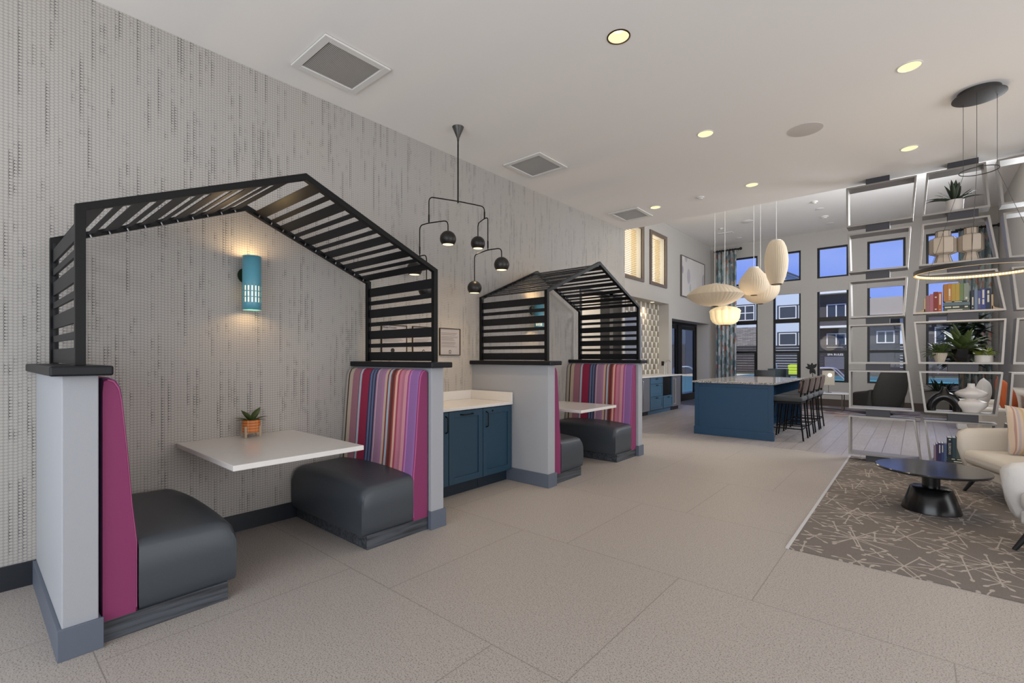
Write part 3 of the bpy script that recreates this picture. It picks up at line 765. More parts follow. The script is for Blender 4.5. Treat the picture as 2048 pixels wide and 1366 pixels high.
MB().cyl((0.634, 0.14, 0.79), (0.640, 0.14, 0.79), 0.010, n=14).build('lock', M['black'], c3)
ct = MB().box(0.001, 0.65, 2.532, 3.914, 0.834, 0.862); ct.box(0.001, 0.65, 3.894, 3.914, 0.862, 0.965).box(0.001, 0.018, 2.532, 3.894, 0.862, 0.965)
tag(ct.build('countertop', M['quartz'], bev=0.003), 'white quartz countertop with upstand on the teal cabinets between the booths', 'countertop')

# framed notices on the wallpaper
def notice(y0, y1, title, label, logo, n):
    z0, z1 = 1.368, 1.672; r = thing('framed_notice', label, 'notice', (0.001, y0, z0), group='framed notices between the booths'); W = y1-y0; H = z1-z0
    MB().box(0, 0.016, 0, 0.008, 0, H).box(0, 0.016, W-0.008, W, 0, H).box(0, 0.016, 0.008, W-0.008, 0, 0.008).box(0, 0.016, 0.008, W-0.008, H-0.008, H).build('frame', M['brass'], r)
    B(0, 0.008, 0.008, W-0.008, 0.008, H-0.008).build('paper', mat('notice_paper', 'aaa4a4', 0.6), r)
    ink = mat('grey_ink', '77716f', 0.8); mb = MB(); rr = random.Random(n)
    z = H-0.055
    while z > 0.075:
        mb.box(0.0085, 0.0092, 0.025, W-0.025-rr.random()*0.08, z, z+0.0035); z -= 0.0105 if rr.random() > 0.2 else 0.02
    mb.build('printed_lines', ink, r)
    dk = M['matteblack']
    if title: text(title, 0.026, 'title', dk, r, (0.0095, 0.02, H-0.036), (PI/2, 0, PI/2), 0.0003, 'LEFT')
    c = W/2
    if logo == 'house':
        MB().prism([(c-0.022, 0.045), (c, 0.063), (c+0.022, 0.045), (c+0.016, 0.045), (c+0.016, 0.02), (c-0.016, 0.02), (c-0.016, 0.045)], 'x', 0.0085, 0.0098).build('house_logo', dk, r)
        MB().prism([(c-0.014, 0.043), (c, 0.055), (c+0.014, 0.043), (c+0.012, 0.024), (c-0.012, 0.024)], 'x', 0.0099, 0.0102).build('house_logo', mat('logo_light', 'aaa4a4', 0.6), r)
        MB().box(0.0103, 0.0106, c-0.007, c+0.007, 0.028, 0.032).box(0.0103, 0.0106, c-0.007, c+0.007, 0.035, 0.039).build('house_logo', dk, r)
    else:
        MB().lathe([(0, 0), (0.023, 0), (0.023, 0.0012), (0, 0.0012)], n=24, caps=False).build('round_seal', dk, r, loc=(0.0085, c-0.02, 0.048)).rotation_euler = (0, PI/2, 0)
notice(2.676, 2.982, 'Media Consent', 'framed notice headed with a consent title and round seal, seen through the canopy slats', 'seal', 1)
notice(3.052, 3.345, None, 'middle framed notice, half hidden behind the canopy frame', 'house', 2)
notice(3.421, 3.728, None, 'framed notice hanging clear to the right of the near canopy', 'house', 3)

# ------------------------------------------------------------ mobile chandelier
r = thing('mobile_chandelier', 'black branching mobile chandelier with globe shades above the teal cabinets', 'chandelier', (0.535, 3.21, 0))
o0 = Vector((0.535, 3.21, 0))
def rel(p): return Vector(p)-o0
MB().lathe([(0.010, -0.135), (0.012, -0.11), (0.058, 0.0)], (0, 0, ZC), 24).build('ceiling_cone', mat('dark_grey_metal', '4c4a48', 0.4, 0.5), r)
arm = lambda nm, pts, rad=0.0055: MB().tube(rounded([rel(p) for p in pts], 0.05, 6), rad, 8).build(nm, M['blackmetal'], r)
arm('stem', [(0.535, 3.21, ZC-0.13), (0.535, 3.21, 2.88)], 0.007)
arm('arm', [(0.42, 2.936, 2.645), (0.42, 2.936, 2.898), (0.535, 3.21, 2.898), (0.618, 3.502, 2.898), (0.618, 3.502, 2.776)])
arm('arm', [(0.286, 2.93, 2.342), (0.286, 2.93, 2.643), (0.42, 2.936, 2.645), (0.627, 2.996, 2.643), (0.627, 2.996, 2.53)])
arm('arm', [(0.44, 3.586, 2.62), (0.44, 3.586, 2.776), (0.618, 3.502, 2.776), (0.668, 3.50, 2.776), (0.668, 3.50, 2.445)])
arm('arm', [(0.391, 3.583, 2.15), (0.391, 3.583, 2.446), (0.662, 3.5, 2.445), (0.83, 3.53, 2.445), (0.83, 3.53, 2.34)])
arm('arm', [(0.164, 2.96, 2.29), (0.164, 2.96, 2.335), (0.286, 2.93, 2.342), (0.41, 2.914, 2.335), (0.41, 2.914, 2.06)])
for p in ((0.42, 2.936, 2.69), (0.618, 3.502, 2.81), (0.668, 3.5, 2.50), (0.286, 2.93, 2.40)): MB().cyl(rel((p[0], p[1], p[2]-0.035)), rel((p[0], p[1], p[2]+0.035)), 0.008, n=10).build('swivel_joint', M['blackmetal'], r)
for p in ((0.627, 2.996, 2.468), (0.44, 3.586, 2.562), (0.391, 3.583, 2.091), (0.83, 3.53, 2.278), (0.164, 2.96, 2.231), (0.41, 2.914, 1.996)):
    R = 0.076; pr = [(R*math.sin(a), -R*math.cos(a)) for a in [0.78+(PI-0.78-0.02)*i/16 for i in range(17)]]
    g = MB().lathe(pr, rel(p), 28, caps=False).build('globe_shade', mat('globe_black', '2a2725', 0.38, 0.3) if 'globe_black' not in bpy.data.materials else bpy.data.materials['globe_black'], r, thick=0.002)
    q = rel(p); MB().lathe([(0, -R*0.70), (R*0.66, -R*0.70), (R*0.66, -R*0.66), (0, -R*0.66)], q, 24, caps=False).build('lit_diffuser', M['lampwhite'], g)
for p in ((0.627, 2.996, 2.40), (0.44, 3.586, 2.49), (0.391, 3.583, 2.02), (0.83, 3.53, 2.2), (0.41, 2.914, 1.92)):
    light('SPOT', 'globe_light', p, 4, (1.0, 0.72, 0.42), (0, 0, 0), spot_size=2.4, spot_blend=0.8, shadow_soft_size=0.04)

# ------------------------------------------------------------ ceiling fittings
def vent(x0, x1, y0, y1, label):
    r = thing('ceiling_vent', label, 'air vent', ((x0+x1)/2, (y0+y1)/2, ZC), group='ceiling vents along the wallpapered wall'); a, b = (x1-x0)/2, (y1-y0)/2; f = 0.055
    B(-a, a, -b, b, -0.003, -0.0005).build('backing', mat('vent_shadow', 'b3aca5', 0.9), r)
    MB().box(-a, a, -b, -b+f, -0.018, -0.003).box(-a, a, b-f, b, -0.018, -0.003).box(-a, -a+f, -b+f, b-f, -0.018, -0.003).box(a-f, a, -b+f, b-f, -0.018, -0.003).build('frame', M['white'], r, bev=0.003)
    mb = MB(); n = 38
    for k in range(n):
        y = -b+f+(2*b-2*f)*(k+0.5)/n; mb.quad((-a+f, y-0.0045, -0.012), (a-f, y-0.0045, -0.012), (a-f, y+0.0025, -0.006), (-a+f, y+0.0025, -0.006))
    mb.build('louvres', M['white'], r, thick=0.0012)
vent(0.301, 0.837, 1.665, 2.21, 'large square ceiling vent, nearest of the three, above the near booth')
vent(0.275, 0.818, 4.175, 4.725, 'square ceiling vent, middle of the three, beyond the mobile chandelier')
vent(0.27, 0.77, 6.68, 7.25, 'square ceiling vent, farthest of the three, near the step in the ceiling')
def downlight(x, y, z, label, R=0.082, rim=M['white'], lit=True, e=16, group='recessed downlights in the low ceiling'):
    r = thing('downlight', label, 'ceiling light', (x, y, z), group=group)
    MB().lathe([(R, 0.0), (R, -0.004), (R*0.90, -0.006), (R*0.88, 0.0)], n=36, caps=False).build('trim_ring', rim, r)
    MB().lathe([(R*0.89, -0.001), (R*0.5, 0.055)], n=36, caps=False).build('reflector_cone', M['downcone'] if lit else M['white'], r)
    MB().lathe([(0, 0.053), (R*0.52, 0.053), (R*0.5, 0.056), (0, 0.056)], n=24, caps=False).build('lamp', M['lampwarm'] if lit else M['ceramic'], r)
    if e and lit: light('SPOT', 'downlight_beam', (0, 0, -0.012), e, (1.0, 0.87, 0.68), (0, 0, 0), spot_size=2.1, spot_blend=0.9, shadow_soft_size=0.05).parent = r
def cut(x, y, z, R, name): pass
for (x, y, lb) in ((2.382, 3.05, 'brass-rimmed lit downlight nearest the camera'), (3.952, 4.851, 'lit downlight at the upper right, before the ring chandelier canopy'), (2.356, 4.95, 'lit downlight left of the round ceiling speaker'),
                   (3.934, 6.748, 'lit downlight above the left column of the metal shelf unit'), (2.336, 6.819, 'lit downlight right of centre, before the ceiling step'), (0.969, 6.886, 'lit downlight beside the farthest ceiling vent')):
    downlight(x, y, ZC, lb, rim=M['brass'] if y < 4 else M['white'])
r = thing('ceiling_speaker', 'large round white ceiling speaker grille', 'speaker', (3.143, 5.514, ZC)); MB().lathe([(0, -0.010), (0.135, -0.008), (0.155, -0.004), (0.155, 0)], n=40, caps=False).build('grille', M['ceramic'], r)
def disc(x, y, z, R, h, name, label, cat, m=None, group=None):
    o = MB().lathe([(0, -h), (R*0.5, -h), (R*0.62, -h*0.6), (R, -h*0.5), (R, 0), (0, 0)], n=28, caps=False).build(name, m or M['white'], loc=(x, y, z)); return tag(o, label, cat, group)
disc(1.647, 6.874, ZC, 0.05, 0.03, 'sprinkler_head', 'small white sprinkler head on the low ceiling near the step', 'sprinkler')
disc(0.66, 13.2, ZH, 0.14, 0.02, 'ceiling_speaker', 'largest round white fitting on the high ceiling beyond the paper lanterns', 'speaker')
disc(2.245, 13.2, ZH, 0.09, 0.015, 'ceiling_light', 'unlit round ceiling light left of the metal shelf on the high ceiling', 'ceiling light')
disc(2.244, 12.5, ZH, 0.06, 0.05, 'smoke_detector', 'white smoke detector nearest the step on the high ceiling', 'smoke detector')
disc(2.243, 13.99, ZH, 0.09, 0.05, 'smoke_detector', 'white domed detector farther along the high ceiling', 'smoke detector')
disc(2.26, 14.8, ZH, 0.09, 0.015, 'ceiling_light', 'unlit round ceiling light closest to the window wall, right side', 'ceiling light')
disc(0.0, 14.9, ZH, 0.09, 0.015, 'ceiling_light', 'unlit round ceiling light closest to the window wall above the curtain', 'ceiling light')
disc(-0.06, 13.46, ZH, 0.06, 0.03, 'sprinkler_head', 'small white fitting on the high ceiling beside the slim vent', 'sprinkler')
tag(MB().box(-0.30, 0.08, 13.95, 14.10, -0.012, 0).box(-0.27, 0.05, 13.98, 14.07, -0.016, -0.012).build('linear_vent', M['white'], loc=(0, 0, ZH)), 'slim rectangular white vent on the high ceiling', 'air vent')
downlight(4.25, 14.0, ZH, 'round recessed light on the high ceiling seen through the shelf', R=0.10, lit=False, group='recessed lights in the high ceiling')

# ------------------------------------------------------------ kitchen island and stools
r = thing('kitchen_island', 'blue kitchen island with a speckled granite top, beyond the booths', 'island', (1.0, 8.44, 0))
mb = MB().box(0.012, 1.25, 0, 0.045, 0, 0.903).box(0.012, 0.80, 0.045, 2.5, 0, 0.903).box(0.012, 1.25, 2.47, 2.5, 0, 0.903); mb.build('body', M['island'], r)
MB().box(0, 1.262, -0.014, 0, 0, 0.135).box(1.25, 1.262, 0, 0.045, 0, 0.135).box(0, 0.012, 0, 2.5, 0, 0.135).box(0.80, 0.812, 0.045, 2.47, 0, 0.135).build('plinth', M['island'], r, bev=0.003)
MB().box(0.012, 0.08, -0.008, 0, 0.135, 0.903).box(1.18, 1.25, -0.008, 0, 0.135, 0.903).box(0.08, 1.18, -0.008, 0, 0.84, 0.903).build('end_panel_frame', M['island'], r, bev=0.002)
B(-0.02, 1.285, -0.04, 2.52, 0.903, 0.936).build('countertop', M['granite'], r, bev=0.003)
def stool(label, y):
    r = thing('bar_stool', label, 'stool', (2.40, y, 0), group='bar stools along the island')
    bm_ = M['blackmetal']; st = M['stoolfab']
    for sx, sy, nm in ((-1, -1, 'leg'), (-1, 1, 'leg'), (1, -1, 'leg'), (1, 1, 'leg')):
        top = (sx*0.17, sy*0.17, 0.63); bot = (sx*0.235, sy*0.205, 0.0)
        if sx > 0:
            l = MB().tube([bot, (0.20, sy*0.19, 0.32), (0.182, sy*0.185, 0.66), (0.235, sy*0.185, 0.98)], 0.012, 8).build('leg', bm_, r)
        else: l = MB().tube([bot, top], 0.012, 8).build('leg', bm_, r)
        MB().cyl((bot[0], bot[1], 0.0), (bot[0], bot[1], 0.016), 0.014, n=10).build('foot_cap', M['chrome'], l)
    MB().box(-0.205, 0.205, -0.20, 0.20, 0.60, 0.63).build('seat_frame', bm_, r, bev=0.008)
    MB().box(-0.23, 0.225, -0.225, 0.225, 0.632, 0.715).build('seat', M['greyfab'], r, bev=0.032, smooth=True)
    MB().tube([(-0.223, -0.20, 0.16), (-0.223, 0.20, 0.16)], 0.010, 8).build('footrest', M['chrome'], r)
    for z, sx in ((0.20, 1),): MB().tube([(0.215, -0.195, z), (0.215, 0.195, z)], 0.009, 8).build('rear_stretcher', bm_, r)
    for sy in (-1, 1): MB().tube([(-0.212, sy*0.197, 0.20), (0.218, sy*0.197, 0.20)], 0.009, 8).build('side_stretcher', bm_, r)
    # curved backrest
    mb = MB(); n = 16; rings = []
    for i in range(n+1):
        t = -1+2*i/n; yy = 0.225*t; xx = 0.235-0.055*t*t; e = math.sqrt(max(0, 1-abs(t)**6)); h = 0.115*(0.35+0.65*e); k = 0.024*(0.4+0.6*e); c = 0.885
        pts = [(-k, -h), (0, -h-0.012), (k, -h), (k+0.006, 0), (k, h), (0, h+0.012), (-k, h), (-k-0.006, 0)]
        rings.append([mb.b.verts.new((xx+u+0.02*(v/0.12), yy, c+v)) for u, v in pts])
    mb.skin(rings); mb.cap(rings[0]); mb.cap(rings[-1], True); mb.build('backrest', st, r, smooth=True)
stool('grey bar stool with striped curved back, nearest of the four at the island', 8.86)
stool('grey bar stool with striped curved back, second nearest at the island', 9.45)
stool('grey bar stool with striped curved back, third from the camera at the island', 10.04)
stool('grey bar stool with striped curved back, farthest of the four at the island', 10.62)

# ------------------------------------------------------------ paper pendant lanterns over the island
def pendant(loc, prof, ribs, depth, label, m, sx=1, cordx=0, n_=None):
    r = thing('paper_lantern', label, 'pendant lamp', loc, group=None)
    def fl(t, rr, z):
        return 1-depth*abs(math.sin(ribs*t/2))**0.5*0+depth*(abs(math.sin(ribs*t/2))-0.6)
    MB().lathe(prof, n=ribs*8, fl=fl, caps=False).build('shade', m, r)
    zt = prof[-1][1]; rt = prof[-1][0]; zb, rb = prof[0][1], prof[0][0]
    MB().tube([(rb*math.cos(a), rb*math.sin(a), zb) for a in [2*PI*i/24 for i in range(24)]], 0.006, 6, True).build('bottom_ring', M['brass'], r)
    MB().cyl((0, 0, zt-0.01), (0, 0, zt+0.012), max(rt, 0.02), n=20).build('top_cap', M['white'], r)
    MB().cyl((0, 0, zt), (0, 0, ZH-loc[2]), 0.0045, n=6).build('cord', M['white'], r)
    MB().lathe([(0.0, -0.02), (0.05, -0.018), (0.06, 0), (0, 0)], (0, 0, ZH-loc[2]), 20, caps=False).build('ceiling_rose', M['white'], r)
def prof_e(R, H, r0, p=2.0, n=24, sq=1.0):
    """superellipse profile closed to r0 at both ends"""
    out = []
    for i in range(n+1):
        z = -1+2*i/n; k = 0.985*z; out.append((max(r0, R*(1-abs(k)**p)**(1/p*sq)), z*H/2))
    return out
pendant((1.20, 8.93, 2.475), [(max(0.055, 0.487*max(0, 1-abs(-1+2*i/40)**1.1)**0.42), (-1+2*i/40)*0.20) for i in range(41)], 40, 0.014, 'wide flat saucer-shaped paper lantern, leftmost over the island', M['shade'])
pr = [(0.09, -0.19), (0.17, -0.172), (0.225, -0.13), (0.262, -0.06), (0.268, -0.02), (0.275, 0.06), (0.285, 0.09), (0.26, 0.13), (0.19, 0.165), (0.11, 0.185), (0.04, 0.19)]
pendant((1.03, 10.1, 2.19), pr, 12, 0.10, 'small lobed glowing paper lantern hanging under the saucer-shaped one', M['shade2'])
pr = [(0.055, -0.25), (0.14, -0.235), (0.205, -0.185), (0.245, -0.11), (0.262, -0.03), (0.252, 0.035), (0.215, 0.10), (0.165, 0.165), (0.12, 0.225), (0.09, 0.262), (0.085, 0.268)]
pendant((1.64, 9.80, 2.775), pr, 36, 0.013, 'pear-shaped paper lantern with sloping shoulders in the middle of the cluster', M['shade'])
pendant((1.551, 10.69, 2.758), [(max(0.05, 0.35*math.sqrt(max(0, 1-(0.99*(-1+2*i/24))**2))), (-1+2*i/24)*0.315) for i in range(25)], 36, 0.013, 'large round paper lantern behind the pear-shaped one', M['shade'])
pr = [(0.085, -0.405), (0.105, -0.40), (0.155, -0.27), (0.187, -0.12), (0.198, 0.02), (0.19, 0.14), (0.165, 0.27), (0.13, 0.36), (0.105, 0.40), (0.08, 0.405)]
pendant((2.14, 9.21, 2.99), [(a*0.932, b*0.932) for a, b in pr], 34, 0.015, 'tall cigar-shaped paper lantern, highest over the island', M['shade'])
light('POINT', 'lantern_light', (1.4, 9.4, 1.9), 14, (1.0, 0.82, 0.6), shadow_soft_size=0.3)

# ------------------------------------------------------------ wet bar in the alcove, faucet, glass door
def undercab(name, label, cat, y0, y1, fn):
    r = thing(name, label, cat, (XG-0.277, y0, 0)); fn(r, y1-y0); return r
def fridge(r, W):
    B(0.0, 0.56, 0.004, W-0.004, 0.09, 0.868).build('body', M['matteblack'], r)
    B(0.562, 0.60, 0.004, W-0.004, 0.10, 0.862).build('door', M['steel'], r, bev=0.004)
    MB().tube(rounded([(0.60, 0.07, 0.16), (0.645, 0.07, 0.16), (0.645, 0.07, 0.80), (0.60, 0.07, 0.80)], 0.01), 0.010, 8).build('handle', M['chrome'], r)
    MB().box(0.05, 0.54, 0.02, W-0.02, 0.0, 0.09).build('grille', M['black'], r)
undercab('undercounter_fridge', 'stainless undercounter fridge left of the blue drawers', 'fridge', 9.85, 10.37, fridge)
undercab('undercounter_fridge', 'stainless undercounter fridge beside the glass doors', 'fridge', 11.72, 12.24, fridge)
def drawers(r, W):
    X = 0.585
    MB().box(0, X, 0.003, 0.55*W, 0.10, 0.868).box(0, X, 0.55*W, W-0.003, 0.10, 0.40).box(0, 0.03, 0.55*W, W-0.003, 0.40, 0.868).box(0.03, X, W-0.02, W-0.003, 0.40, 0.868).build('carcass', M['bluecab'], r)
    B(0.04, 0.54, 0.003, W-0.003, 0, 0.10).build('toe_kick', M['bluecab'], r)
    B(0.03, 0.56, 0.55*W+0.002, W-0.022, 0.402, 0.866).build('open_niche', M['black'], r)
    for (a, b, z0, z1) in ((0.01, 0.53*W, 0.72, 0.86), (0.01, 0.53*W, 0.42, 0.71), (0.01, 0.53*W, 0.11, 0.41), (0.56*W, W-0.01, 0.11, 0.39)):
        d = shaker('drawer', r, M['bluecab'], X, a, b, z0, z1, st=0.045 if z1-z0 > 0.2 else 0.03); m_ = (a+b)/2
        MB().box(X+0.02, X+0.04, m_-0.05, m_+0.05, z1-0.035, z1-0.022).build('pull', M['black'], d)
undercab('drawer_cabinet', 'blue drawer cabinet with a black open niche in the bar alcove', 'cabinet', 10.375, 11.715, drawers)
tag(MB().box(XG-0.279, XG+0.355, 8.45, 12.245, 0.872, 0.905).build('countertop', M['quartz'], bev=0.003), 'white quartz bar countertop over the fridges in the tiled alcove', 'countertop')
undercab('base_cabinet', 'blue base cabinet of the bar hidden behind the far booth', 'cabinet', 8.46, 9.845, lambda r, W: (B(0, 0.585, 0, W, 0.10, 0.868).build('body', M['bluecab'], r), B(0.04, 0.54, 0, W, 0, 0.10).build('toe_kick', M['bluecab'], r)))
r = thing('faucet', 'slim chrome faucet on the bar countertop', 'faucet', (XG+0.05, 11.95, 0.905))
MB().cyl((0, 0, 0), (0, 0, 0.02), 0.028, n=16).build('base', M['chrome'], r)
MB().tube([(0, 0, 0.01), (0, 0, 0.30)]+arc((0.06, 0, 0.30), 0.06, PI, 0.2, 8), 0.011, 8).build('spout', M['chrome'], r)
MB().tube([(0, -0.10, 0.0), (0, -0.10, 0.28)], 0.014, 8).build('soap_post', M['chrome'], r)
disc(XG-0.15, 11.55, 2.76, 0.05, 0.01, 'downlight', 'tiny lit downlight in the alcove soffit', 'ceiling light', M['lampwhite'])
light('SPOT', 'alcove_light', (XG-0.12, 11.3, 2.72), 14, (1.0, 0.86, 0.66), (0, 0, 0), spot_size=2.3, spot_blend=1.0, shadow_soft_size=0.05)
light('SPOT', 'alcove_light', (XG-0.12, 9.4, 2.72), 14, (1.0, 0.86, 0.66), (0, 0, 0), spot_size=2.3, spot_blend=1.0, shadow_soft_size=0.05)
r = thing('wall_mirror', 'framed mirror on the tiled back wall of the bar', 'mirror', (-1.30, 9.6, 1.25))
B(0, 0.02, 0, 1.55, 0, 1.12).build('frame', M['steel'], r)
g = G('mirror_glass'); g.color((0.42, 0.43, 0.42)); g.set(Metallic=0.6, Roughness=0.3)
B(0.02, 0.024, 0.03, 1.52, 0.03, 1.09).build('glass', g.m, r)
tag(B(0, 0.012, 0, 0.07, 0, 0.115).build('outlet', M['black'], loc=(XG-0.06, 12.2, 1.15)), 'small black switch plate beside the bar faucet', 'switch')
bpy.data.objects['outlet'].rotation_euler = (0, 0, -PI/2)
bpy.data.objects['outlet'].location = (XG-0.20, 12.25, 1.12)
dr = struct('door_1', MB().box(XG-0.46, XG-0.38, 12.46, 12.54, 0, 2.39).box(XG-0.46, XG-0.38, 15.36, 15.44, 0, 2.39).box(XG-0.46, XG-0.38, 12.54, 15.36, 2.31, 2.39).box(XG-0.47, XG-0.37, 13.86, 14.12, 0, 2.31), M['blackframe'])
for (a, b, nm) in ((12.54, 13.86, 1), (14.12, 15.36, 2)):
    lf = MB().box(XG-0.45, XG-0.40, a, a+0.11, 0.01, 2.30).box(XG-0.45, XG-0.40, b-0.11, b, 0.01, 2.30).box(XG-0.45, XG-0.40, a+0.11, b-0.11, 2.19, 2.30).box(XG-0.45, XG-0.40, a+0.11, b-0.11, 0.01, 0.22).build('door_leaf', M['blackframe'], dr)
    B(XG-0.43, XG-0.424, a+0.11, b-0.11, 0.22, 2.19).build('glass', M['glassdark'], lf)
struct('wall_left', MB().box(XG-0.46, XG-0.30, 12.25, 12.46, 0, 2.6).box(XG-0.46, XG-0.30, 15.44, YF+0.26, 0, 2.6).box(XG-0.46, XG-0.30, 12.46, 15.44, 2.39, 2.6), M['greywall'])
tag(B(XG-0.36, XG+0.72, 13.3, 15.0, 0.0, 0.012).build('door_mat', mat('grey_mat', '565a66', 0.95)), 'dark grey door mat inside the glass doors', 'mat')
r = thing('framed_print', 'large abstract framed print on the grey wall left of the curtain', 'picture', (XG+0.001, 13.03, 3.05)); W, H = 1.88, 1.15
MB().box(0, 0.05, 0, 0.02, 0, H).box(0, 0.05, W-0.02, W, 0, H).box(0, 0.05, 0.02, W-0.02, 0, 0.02).box(0, 0.05, 0.02, W-0.02, H-0.02, H).build('frame', mat('taupe_frame', '6b635e', 0.5), r)
B(0, 0.035, 0.02, W-0.02, 0.02, H-0.02).build('print', M['art'], r)

# ------------------------------------------------------------ curtains
def curtain(x0, x1, y, z0, z1, nfold, label):
    r = thing('curtain', label, 'curtain', ((x0+x1)/2, y, 0)); W = x1-x0; mb = MB(); n = nfold*12; rows = []
    for z in (z0, (z0+z1)/2, z1):
        rows.append([mb.b.verts.new((-W/2+W*i/n, 0.045*math.sin(2*PI*nfold*i/n)*(1 if z < z1 else 0.8), z)) for i in range(n+1)])
    mb.skin(rows, closed=False); mb.build('cloth', M['curtain'], r, thick=0.004)
    MB().cyl((-W/2-0.06, 0, z1+0.03), (W/2+0.10, 0, z1+0.03), 0.022, n=12).build('rod', M['matteblack'], r)
    for i in range(8): MB().tube([(-W/2+W*(i+0.5)/8, 0.032*math.cos(a), z1+0.03+0.032*math.sin(a)) for a in [2*PI*k/12 for k in range(12)]], 0.008, 6, True).build('ring', M['matteblack'], r)
    MB().ball((W/2+0.12, 0, z1+0.03), 0.045, 14).build('finial', M['matteblack'], r)
    MB().cyl((W/2+0.02, 0, z1+0.03), (W/2+0.02, YF-y, z1+0.03), 0.012, n=8).build('bracket', M['matteblack'], r)
curtain(-0.80, -0.20, 15.42, 0.03, 4.62, 5, 'teal and rust leaf-print curtain in the corner left of the windows')
curtain(4.74, 5.30, 15.42, 0.03, 4.34, 5, 'teal and rust leaf-print curtain at the right end of the windows')

# ------------------------------------------------------------ open metal shelf unit
YS0, YS1 = 7.55, 7.79
r = thing('metal_shelf_unit', 'tall open room divider of stacked silver trapezoid frames with dark spacer blocks', 'shelf', (0, YS0, 0))
KS = YS0/7.9
def sc(p): return (4+(p[0]-4)*KS, 1.35+(p[1]-1.35)*KS)
C1 = [[(3.257,3.664),(3.994,3.664),(3.956,3.125),(3.261,3.125)], [(3.272,3.028),(3.937,3.028),(3.908,2.50),(3.285,2.50)], [(3.285,2.39),(3.903,2.39),(3.873,1.882),(3.295,1.882)],
      [(3.284,1.79),(3.856,1.79),(3.903,1.26),(3.290,1.26)], [(3.289,1.17),(3.917,1.17),(3.969,0.652),(3.289,0.652)], [(3.284,0.555),(3.979,0.555),(4.041,0.028),(3.284,0.028)]]
C2 = [[(4.086,3.664),(4.615,3.664),(4.653,3.125),(4.046,3.125)], [(4.043,3.028),(4.649,3.028),(4.723,2.50),(4.014,2.50)], [(3.995,2.39),(4.711,2.39),(4.784,1.895),(3.956,1.895)],
      [(3.964,1.80),(4.786,1.80),(4.761,1.265),(4.010,1.265)], [(4.014,1.17),(4.760,1.17),(4.711,0.655),(4.067,0.655)], [(4.062,0.56),(4.711,0.56),(4.66,0.028),(4.115,0.028)]]
C3 = [[(4.707,3.664),(5.30,3.664),(5.26,3.125),(4.746,3.125)], [(4.757,3.028),(5.26,3.028),(5.22,2.50),(4.808,2.50)], [(4.824,2.39),(5.20,2.39),(5.16,1.895),(4.866,1.895)],
      [(4.866,1.80),(5.16,1.80),(5.20,1.265),(4.836,1.265)], [(4.824,1.17),(5.20,1.17),(5.24,0.655),(4.798,0.655)], [(4.79,0.56),(5.25,0.56),(5.30,0.028),(4.75,0.028)]]
T = 0.020
for ci, cl in enumerate((C1, C2, C3)):
    for k, q in enumerate(cl):
        o = [sc(p) for p in q]; cx = sum(p[0] for p in o)/4
        ii = [(p[0]+(T if p[0] < cx else -T), p[1]+(-T if j < 2 else T)) for j, p in enumerate(o)]
        mb = MB(); a, b = 0, YS1-YS0
        for j in range(4):
            poly = [o[j], o[(j+1) % 4], ii[(j+1) % 4], ii[j]]
            mb.prism([(u, v) for u, v in poly], 'y', a, b)
        bmesh.ops.remove_doubles(mb.b, verts=mb.b.verts, dist=1e-5)
        mb.build('shelf_frame', M['shelf'], r, bev=0.001)
    sp = ((3.50, 3.70), (4.44, 4.72), (5.0, 5.15))[ci]
    sx = [((3.495, 3.735)), ((4.27, 4.53)), ((4.92, 5.08))][ci]
    for k in range(7):
        zb = (0.0 if k == 6 else sc((0, cl[k][0][1]))[1]); 
        if k == 0: z0, z1 = sc((0, 3.664))[1], ZC
        elif k == 6: z0, z1 = 0.006, sc((0, 0.028))[1]
        else: z0, z1 = sc((0, cl[k][0][1]))[1], sc((0, cl[k-1][2][1]))[1]
        if z1-z0 > 0.004: B(sx[0], sx[1], 0.02, YS1-YS0-0.02, z0, z1).build('spacer_block', M['spacer'], r)
    if ci < 2:
        for zz in (3.40, 2.75, 2.1, 1.5, 0.9):
            pass
def shz(col, k): return sc((0, col[k][2][1]))[1]+T      # top of the shelf board
zA, zB, zC_, zD, zE, zF = [shz(C2, k) for k in range(6)]
YM = 7.67
# books
bk = {}
def book(x0, x1, z0, h, c, label, name='book', y0=7.60, dep=0.165, lying=False, mark=None, flat=0.0, grp=None, txt=None):
    m = mat('book_cover_'+c, c, 0.6)
    r = thing(name, label, 'book', ((x0+x1)/2, y0, z0), group=grp); W = x1-x0
    if not lying:
        t = 0.0022
        MB().box(-W/2, W/2, 0, t, 0, h).box(-W/2, -W/2+t, t, dep, 0, h).box(W/2-t, W/2, t, dep, 0, h).build('cover', m, r)
        B(-W/2+t, W/2-t, t, dep-0.004, 0.003, h-0.003).build('pages', M['ceramic'], r)
        for a, b in (mark or []): B(-W*0.2, W*0.2, -0.0008, 0, h*a, h*b).build('spine_print', bk.setdefault('pale', mat('pale_print', 'c9c2b4', 0.6)), r)
        if txt: text(txt, W*0.72, 'spine_title', bk['pale'], r, (W*0.26, -0.001, h*0.16), (PI/2, -PI/2, 0), 0.0003, 'LEFT')
    else:
        t = 0.0025
        MB().box(-W/2, W/2, 0, t, 0, h).box(-W/2, W/2, t, dep, 0, t).box(-W/2, W/2, t, dep, h-t, h).build('cover', m, r)
        B(-W/2+0.003, W/2-0.003, t, dep-0.004, t, h-t).build('pages', M['ceramic'], r)
        for a, b in (mark or []): B(-W/2+W*a, -W/2+W*b, -0.0008, 0, h*0.3, h*0.7).build('spine_print', bk.setdefault('pale', mat('pale_print', 'c9c2b4', 0.6)), r)
    return r
bk['pale'] = mat('pale_print', 'c9c2b4', 0.6)
z = zC_
g1 = 'books on the middle shelf'; 
book(4.078, 4.112, z, 0.20, '8e5f62', 'short mauve book standing at the left end of the rainbow row', grp=g1)
